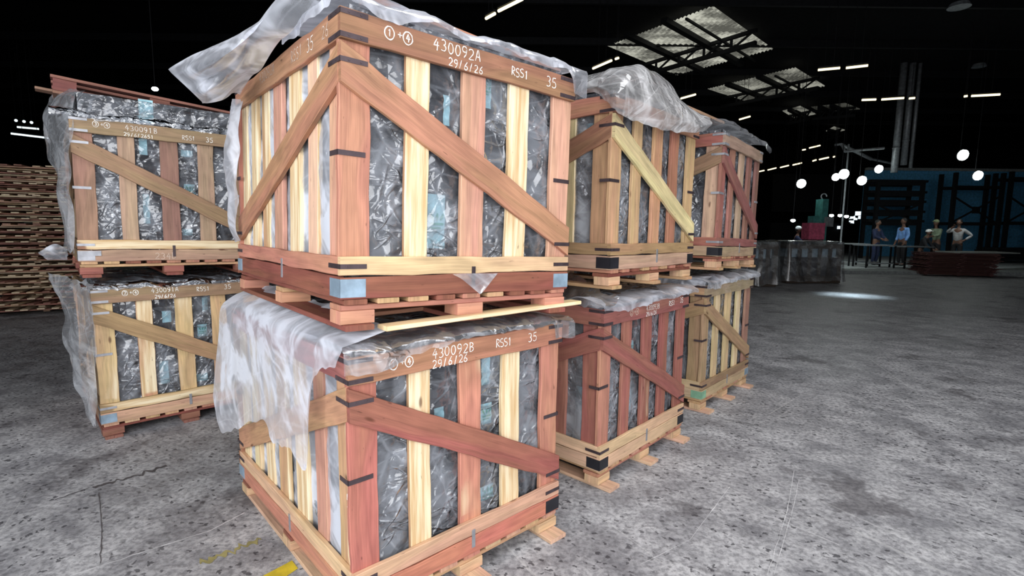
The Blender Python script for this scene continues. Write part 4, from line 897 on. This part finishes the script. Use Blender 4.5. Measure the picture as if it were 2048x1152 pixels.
for i, (x, y) in enumerate(((32, 241), (48, 243), (63, 245))):
    c = aty(x, y, 20); o = MB().ball((0, 0, 0), .05).build('tiny_lamp', M['wtube'], None, True); MB().tube((0, 0, 0), (0, 0, 8.6 - c.z), .006, seg=4).build('cable', M['darks'], o); o.location = c; tag(o, 'tiny point lamp, %s in the row of three above the left tubes' % ('leftmost', 'middle', 'rightmost')[i], 'lamp', 'three tiny lamps at the left')

# ---------------------------------------------------------------- skylights and roof trusses
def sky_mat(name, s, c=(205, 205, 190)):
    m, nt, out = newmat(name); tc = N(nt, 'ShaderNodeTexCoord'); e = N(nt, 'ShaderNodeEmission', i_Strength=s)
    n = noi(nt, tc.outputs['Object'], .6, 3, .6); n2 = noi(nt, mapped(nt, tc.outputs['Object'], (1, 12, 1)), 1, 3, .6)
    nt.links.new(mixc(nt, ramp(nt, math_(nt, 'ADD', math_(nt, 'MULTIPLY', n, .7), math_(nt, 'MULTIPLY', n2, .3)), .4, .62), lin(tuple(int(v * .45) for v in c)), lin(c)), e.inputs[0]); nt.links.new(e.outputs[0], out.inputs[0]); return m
def skylight(idx, quad, z, s, sub):
    C = [onz(x, y, z) for x, y in quad]  # left, top, right, bottom
    def P(u, v, dz=0): a = C[0].lerp(C[1], u); b = C[3].lerp(C[2], u); q = a.lerp(b, v); return Vector((q.x, q.y, q.z + dz))
    V = []; F = []; nu, nv = 90, 6
    for j in range(nv + 1):
        for i in range(nu + 1): V.append(P(i / nu, j / nv, .03 * math.sin(i * 2.1)))
    for j in range(nv):
        for i in range(nu): a = j * (nu + 1) + i; F.append((a, a + 1, a + nu + 2, a + nu + 1))
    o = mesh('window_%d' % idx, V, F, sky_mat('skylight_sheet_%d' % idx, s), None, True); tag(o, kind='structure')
    t = empty('roof_truss', 'dark steel truss crossing the %s roof skylight' % ('largest', 'second', 'third', 'fourth, dim', 'faint dim')[idx - 1], 'roof truss', C[0]); O = C[0]
    R = lambda u, v, dz: P(u, v, dz) - O
    MB().bar(R(-.08, .52, -.5), R(1.08, .52, -.5), .14, .14).build('bottom_chord', M['darks'], t)
    MB().bar(R(-.08, .52, -.08), R(1.08, .52, -.08), .12, .12).build('top_chord', M['darks'], t)
    for i, u in enumerate((.12, .37, .62, .87)):
        MB().bar(R(u, .52, -.5), R(u, .52, -.05), .08).build('web_member', M['darks'], t)
        MB().bar(R(u, .52, -.5), R(u + .2, .52, -.05), .06).build('web_member', M['darks'], t)
    for u in ((.3, .66) if sub else (.5,)):
        MB().bar(R(u, -.1, -.1), R(u, 1.1, -.1), .22, .16).build('purlin', M['darks'], t)
    MB().bar(R(.82, -.05, -.2), R(.82, 1.05, -.2), .07).build('purlin', M['darks'], t)
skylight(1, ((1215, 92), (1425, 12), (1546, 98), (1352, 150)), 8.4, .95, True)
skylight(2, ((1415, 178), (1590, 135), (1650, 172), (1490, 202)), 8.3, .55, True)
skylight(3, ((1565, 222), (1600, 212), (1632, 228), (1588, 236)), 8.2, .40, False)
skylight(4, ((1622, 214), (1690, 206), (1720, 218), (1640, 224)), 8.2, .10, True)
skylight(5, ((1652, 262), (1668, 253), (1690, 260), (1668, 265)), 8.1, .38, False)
for (x, y, r_) in ((1918, 15, .3), (1958, 134, .25)):
    a = onz(x, y, 8.3); o = MB().tube((0, 0, 0), (0, 0, .12), r_, r_ * .8, 16).build('roof_ventilator', M['duct']); o.location = a; tag(o, 'dim round roof ventilator ' + ('near the top right corner' if y < 50 else 'below the top right one'), 'ventilator')
for i in range(9):
    y = 6 + i * 3.6
    struct('trim_%d' % (3 + i), MB().box((-40, y, 8.35), (40, y + .12, 8.6)), M['darks'])

# ---------------------------------------------------------------- blue wall, racks, bright opening
bw = [aty(1722, 478, 31), aty(1722, 352, 31)]
zt_ = aty(1880, 342, 31).z
struct('wall_1', MB().box((bw[0].x, 31, 0), (39.9, 31.2, zt_)), M['blue'])
struct('trim_12', MB().box((bw[0].x, 30.9, zt_), (39.9, 31.2, zt_ + .15)), M['curb'])
def rack(x0, x1, ys, label, brace_rows, Y=27.0, post_top=None, plate=False, shelves=True):
    a = aty(x0, 500, Y).x; b = aty(x1, 500, Y).x; top = aty(x0, post_top, Y).z; t = empty('storage_rack', label, 'rack', (a, Y, 0)); Lx = b - a
    for x in (0, Lx):
        for y in (0, .9): MB().bar((x, y, 0), (x, y, top), .16).build('post', M['darks'], t)
    for py in ys:
        z = aty(x0, py, Y).z
        MB().box((-.1, 0, z - .08), (Lx + .1, .06, z + .08)).box((-.1, .84, z - .08), (Lx + .1, .9, z + .08)).build('beam', M['darks'], t)
        if shelves:
            for q in range(4):
                sb = MB().box((-.3 + q * .05, .05 + q * .2, z + .082), (Lx + .3 - q * .04, .22 + q * .2, z + .2 + .03 * (q % 2))).build('stored_board', M['darks']); sb.location = (a, Y, 0)
                tag(sb, 'long dark board, %s from the front on the %s shelf of the dark shelf rack' % (('first', 'second', 'third', 'fourth')[q], ('top', 'second', 'third', 'fourth', 'lowest')[list(ys).index(py)]), 'board', 'boards on the shelf rack')
    for (ya, yb) in brace_rows:
        z1, z0 = aty(x0, ya, Y).z, aty(x0, yb, Y).z
        MB().bar((0, .03, z1), (Lx, .03, z0), .07).build('cross_brace', M['darks'], t); MB().bar((0, .09, z0), (Lx, .09, z1), .07).build('cross_brace', M['darks'], t)
        if plate: zc = (z0 + z1) / 2; MB().box((Lx / 2 - .2, -.02, zc - .17), (Lx / 2 + .2, .01, zc + .17)).build('brace_plate', M['darks'], t)
rack(1745, 1833, (367, 389, 408, 428, 447), 'dark shelf rack with long boards in front of the grey-blue wall', ((408, 447),), post_top=362)
rack(1896, 1990, (374, 447), 'tall open steel rack with a cross brace before the blue wall', ((392, 447),), post_top=345, plate=True, shelves=False)
rack(2006, 2095, (357, 446), 'tall steel rack cut off by the right edge of the picture', ((392, 447),), post_top=343, plate=True, shelves=False)
for i in range(5):
    a = aty(1985 + i * 4, 489 - i * 5, 24.5)
    o = MB().box((0, 0, 0), (4.2, 1.2, .10)).build('timber_slab', M['darks']); o.location = (a.x, 24.5, .62 + i * .115 - .35); tag(o, 'dark timber slab piled low under the right rack', 'timber', 'timber slabs under the right rack')
struct('wall_2', MB().box((aty(1540, 480, 33).x, 33, 0), (bw[0].x - .1, 33.2, 2.0)).box((aty(1540, 480, 33).x, 33, 2.7), (bw[0].x - .1, 33.2, 5.0)), M['dark'])
# daylight opening with machinery in front of it
m = MB()
for (x0, x1, y0, y1) in ((1700, 1708, 433, 437), (1710, 1722, 423, 431), (1707, 1714, 436, 440), (1716, 1722, 432, 438), (1698, 1707, 441, 444), (1674, 1680, 452, 458)):
    a = aty(x0, y1, 32.9); b = aty(x1, y0, 32.9); m.box((a.x, 32.85, a.z), (b.x, 32.9, b.z))
for (x0, y0, x1, y1, x2, y2) in ((1697, 438, 1710, 431, 1711, 437), (1700, 446, 1708, 440, 1708, 447)):
    n = len(m.v); m.v += [aty(x0, y0, 32.8), aty(x1, y1, 32.8), aty(x2, y2, 32.8)]; m.f.append((n, n + 1, n + 2))
o = m.build('window_6', M['day']); tag(o, kind='structure')

# ---------------------------------------------------------------- people
def cloth(name, c): return simple(name, c, .85)
def skin_mesh(name, pts, edges, rad, mat, parent, root=0, sub=2):
    me = bpy.data.meshes.new(name); me.from_pydata([tuple(p) for p in pts], edges, []); me.update(); me.materials.append(mat)
    o = bpy.data.objects.new(name, me); COL.objects.link(o); o.parent = parent
    md = o.modifiers.new('skin', 'SKIN'); md.use_smooth_shade = True
    for i, r in enumerate(rad):
        s = me.skin_vertices[0].data[i]; s.radius = (r if isinstance(r, tuple) else (r, r)); s.use_root = (i == root)
    ss = o.modifiers.new('sub', 'SUBSURF'); ss.levels = sub; ss.render_levels = sub
    return o
def person(loc, rz, label, shirt, trousers, hairc, cap=None, la=((.22, 0, 1.18), (.24, .06, .92)), ra=((-.22, 0, 1.18), (-.24, .06, .92)), lean=0.0, scale=1.0, crouch=0.0):
    """faces local -Y; arms given as elbow, wrist"""
    t = empty('person', label, 'person', loc, rz, 'workers at the back of the hall'); t.scale = (scale,) * 3
    z = lambda v: v - crouch
    L = lean
    hip, sp, ch, nk, hd = Vector((0, 0, z(.95))), Vector((0, -L * .3, z(1.12))), Vector((0, -L * .7, z(1.34))), Vector((0, -L, z(1.50))), Vector((0, -L - .02, z(1.62)))
    top = hd + Vector((0, 0, .07))
    kn = .10 + crouch * .5
    def arm(s, a):
        el, wr_ = [Vector((p[0], p[1] - L * .6, z(p[2]))) for p in a]; return ch + Vector((s * .17, 0, .06)), el, wr_
    pts = [hip, sp, ch, nk, hd]; rad = [(.13, .10), (.12, .09), (.15, .10), .05, .05]; ed = [(0, 1), (1, 2), (2, 3), (3, 4)]
    for s, a in ((1, la), (-1, ra)):
        sh_, el, wr_ = arm(s, a); n = len(pts); hd_ = wr_ + (wr_ - el).normalized() * .07
        pts += [sh_, el, wr_, hd_]; rad += [.055, .043, .03, .032]; ed += [(2, n), (n, n + 1), (n + 1, n + 2), (n + 2, n + 3)]
    for s in (1, -1):
        n = len(pts); pts += [Vector((s * .09, 0, z(.88))), Vector((s * .10, -kn * .8 if crouch else -.02, max(.42, z(.5)) if crouch else .5)), Vector((s * .10, .03, .09)), Vector((s * .11, -.12, .04))]
        rad += [.085, .06, .042, .035]; ed += [(0, n), (n, n + 1), (n + 1, n + 2), (n + 2, n + 3)]
    skin_mesh('body', pts, ed, rad, M['skin'], t)
    # head with face features
    m = MB().ball(top, .1, (.80, .98, 1.18), 16, 12); m.ball(top + Vector((0, -.098, -.015)), .02, (.7, 1, 1.3), 8, 6)
    for s in (1, -1): m.ball(top + Vector((s * .08, .005, -.01)), .025, (.4, .8, 1.2), 8, 6)
    hdm = m.build('head', M['skin'], t, True)
    m = MB()
    for s in (1, -1): m.ball(top + Vector((s * .03, -.088, .015)), .012, (1.2, .6, .8), 8, 6)
    m.build('eyes', M['hair'], hdm, True); MB().ball(top + Vector((0, -.088, -.055)), .02, (1.2, .4, .35), 8, 6).build('mouth', M['hair'], hdm, True)
    MB().ball(top + Vector((0, .018, .025)), .105, (.84, .98, 1.05), 16, 10).build('hair', M['hair'], hdm, True) if cap is None else None
    if cap:
        m = MB().ball(top + Vector((0, .01, .05)), .105, (.9, 1.05, .85), 16, 10); m.ball(top + Vector((0, -.11, .055)), .07, (1.0, 1.1, .12), 12, 6); m.build('cap', cap, t, True)
        MB().ball(top + Vector((0, .03, -.0)), .098, (.86, .9, .8), 12, 8).build('hair', M['hair'], hdm, True)
    pts = [hip + Vector((0, 0, -.02)), sp, ch, nk + Vector((0, 0, -.05))]; rad = [(.15, .115), (.145, .11), (.175, .12), .07]; ed = [(0, 1), (1, 2), (2, 3)]
    for s, a in ((1, la), (-1, ra)):
        sh_, el, wr_ = arm(s, a); n = len(pts); pts += [sh_, el, wr_.lerp(el, .15)]; rad += [.075, .058, .045]; ed += [(2, n), (n, n + 1), (n + 1, n + 2)]
    skin_mesh('shirt', pts, ed, rad, shirt, t)
    pts = [hip + Vector((0, 0, .03)), hip + Vector((0, 0, -.04))]; rad = [(.14, .11), (.15, .12)]; ed = [(0, 1)]
    for s in (1, -1):
        n = len(pts); pts += [Vector((s * .09, 0, z(.86))), Vector((s * .10, -kn * .8 if crouch else -.02, max(.42, z(.5)) if crouch else .5)), Vector((s * .10, .03, .10))]; rad += [.1, .075, .06]; ed += [(1, n), (n, n + 1), (n + 1, n + 2)]
    skin_mesh('trousers', pts, ed, rad, trousers, t)
    for s in (1, -1): MB().ball((s * .105, -.05, .04), .06, (.8, 2.0, .66), 12, 8).build('shoe', M['hair'], t, True)
    # hands: palm with five fingers
    for s, a in ((1, la), (-1, ra)):
        sh_, el, wr_ = arm(s, a); d = (wr_ - el).normalized(); sd = d.cross(Vector((0, 1, .2))).normalized(); c = wr_ + d * .045
        P = [wr_, c]; E = [(0, 1)]; Rr = [.024, .03]
        for f in range(4):
            n = len(P); o = sd * (f - 1.5) * .02; ln = (.07, .085, .08, .062)[f]; P += [c + o + d * .03, c + o + d * (.03 + ln * .5) + Vector((0, -.008, 0)), c + o + d * (.03 + ln) + Vector((0, -.024, 0))]; Rr += [.010, .009, .008]; E += [(1, n), (n, n + 1), (n + 1, n + 2)]
        n = len(P); P += [wr_ + d * .025 - sd * .035, wr_ + d * .06 - sd * .055]; Rr += [.011, .009]; E += [(0, n), (n, n + 1)]
        skin_mesh('hand', P, E, Rr, M['skin'], t, sub=1)
    return t
navy, blk = cloth('navy_cloth', (34, 44, 74)), cloth('black_cloth', (24, 24, 28))
def spot(px, Y, z=.12): p = aty(px, 520, Y); return (p.x, Y, z)
person(spot(1801, 22), math.radians(-80), 'worker in a light blue shirt and dark trousers standing sideways by the table', cloth('light_blue_cloth', (120, 165, 225)), blk, M['hair'], la=((.21, .02, 1.15), (.2, -.10, .92)), ra=((-.21, .02, 1.15), (-.2, -.08, .92)), scale=1.1)
person(spot(1869, 22.9), math.radians(-75), 'worker in a pale green cap and pale shirt bending forward beside the white-shirted one', cloth('pale_green_cloth', (130, 145, 120)), blk, M['hair'], cap=cloth('pale_cap', (160, 172, 130)), lean=.10, la=((.2, -.15, 1.2), (.15, -.4, 1.15)), ra=((-.2, -.15, 1.2), (-.15, -.38, 1.1)), scale=1.08)
person(spot(1911, 21.4), math.radians(-60), 'dark-haired worker in a white shirt with a hand on the hip', cloth('white_cloth', (165, 165, 165)), blk, M['hair'], la=((.38, .12, 1.2), (.2, -.02, 1.02)), ra=((-.30, -.15, 1.32), (-.12, -.22, 1.5)), scale=1.08)
person(spot(1749, 22.5), math.radians(20), 'worker in dark navy clothes behind the low table on the left', navy, navy, M['hair'], la=((.22, -.1, 1.15), (.12, -.3, 1.05)), ra=((-.22, -.1, 1.15), (-.1, -.3, 1.05)), scale=1.06)
person(spot(1837, 22.3), math.radians(30), 'worker in a bright white cap bending low behind the table', blk, blk, M['hair'], cap=cloth('white_cap', (245, 245, 235)), lean=.25, crouch=.28, la=((.25, -.2, 1.1), (.15, -.4, .98)), ra=((-.25, -.2, 1.1), (-.15, -.4, .98)))
person(spot(1587, 20, 0), math.radians(60), 'dark-clothed worker with a white cap behind the covered crate', navy, blk, M['hair'], cap=cloth('grey_white_cap', (225, 230, 235)), lean=.08, la=((.22, -.2, 1.2), (.14, -.42, 1.15)), ra=((-.22, -.2, 1.2), (-.14, -.42, 1.15)), crouch=.1)
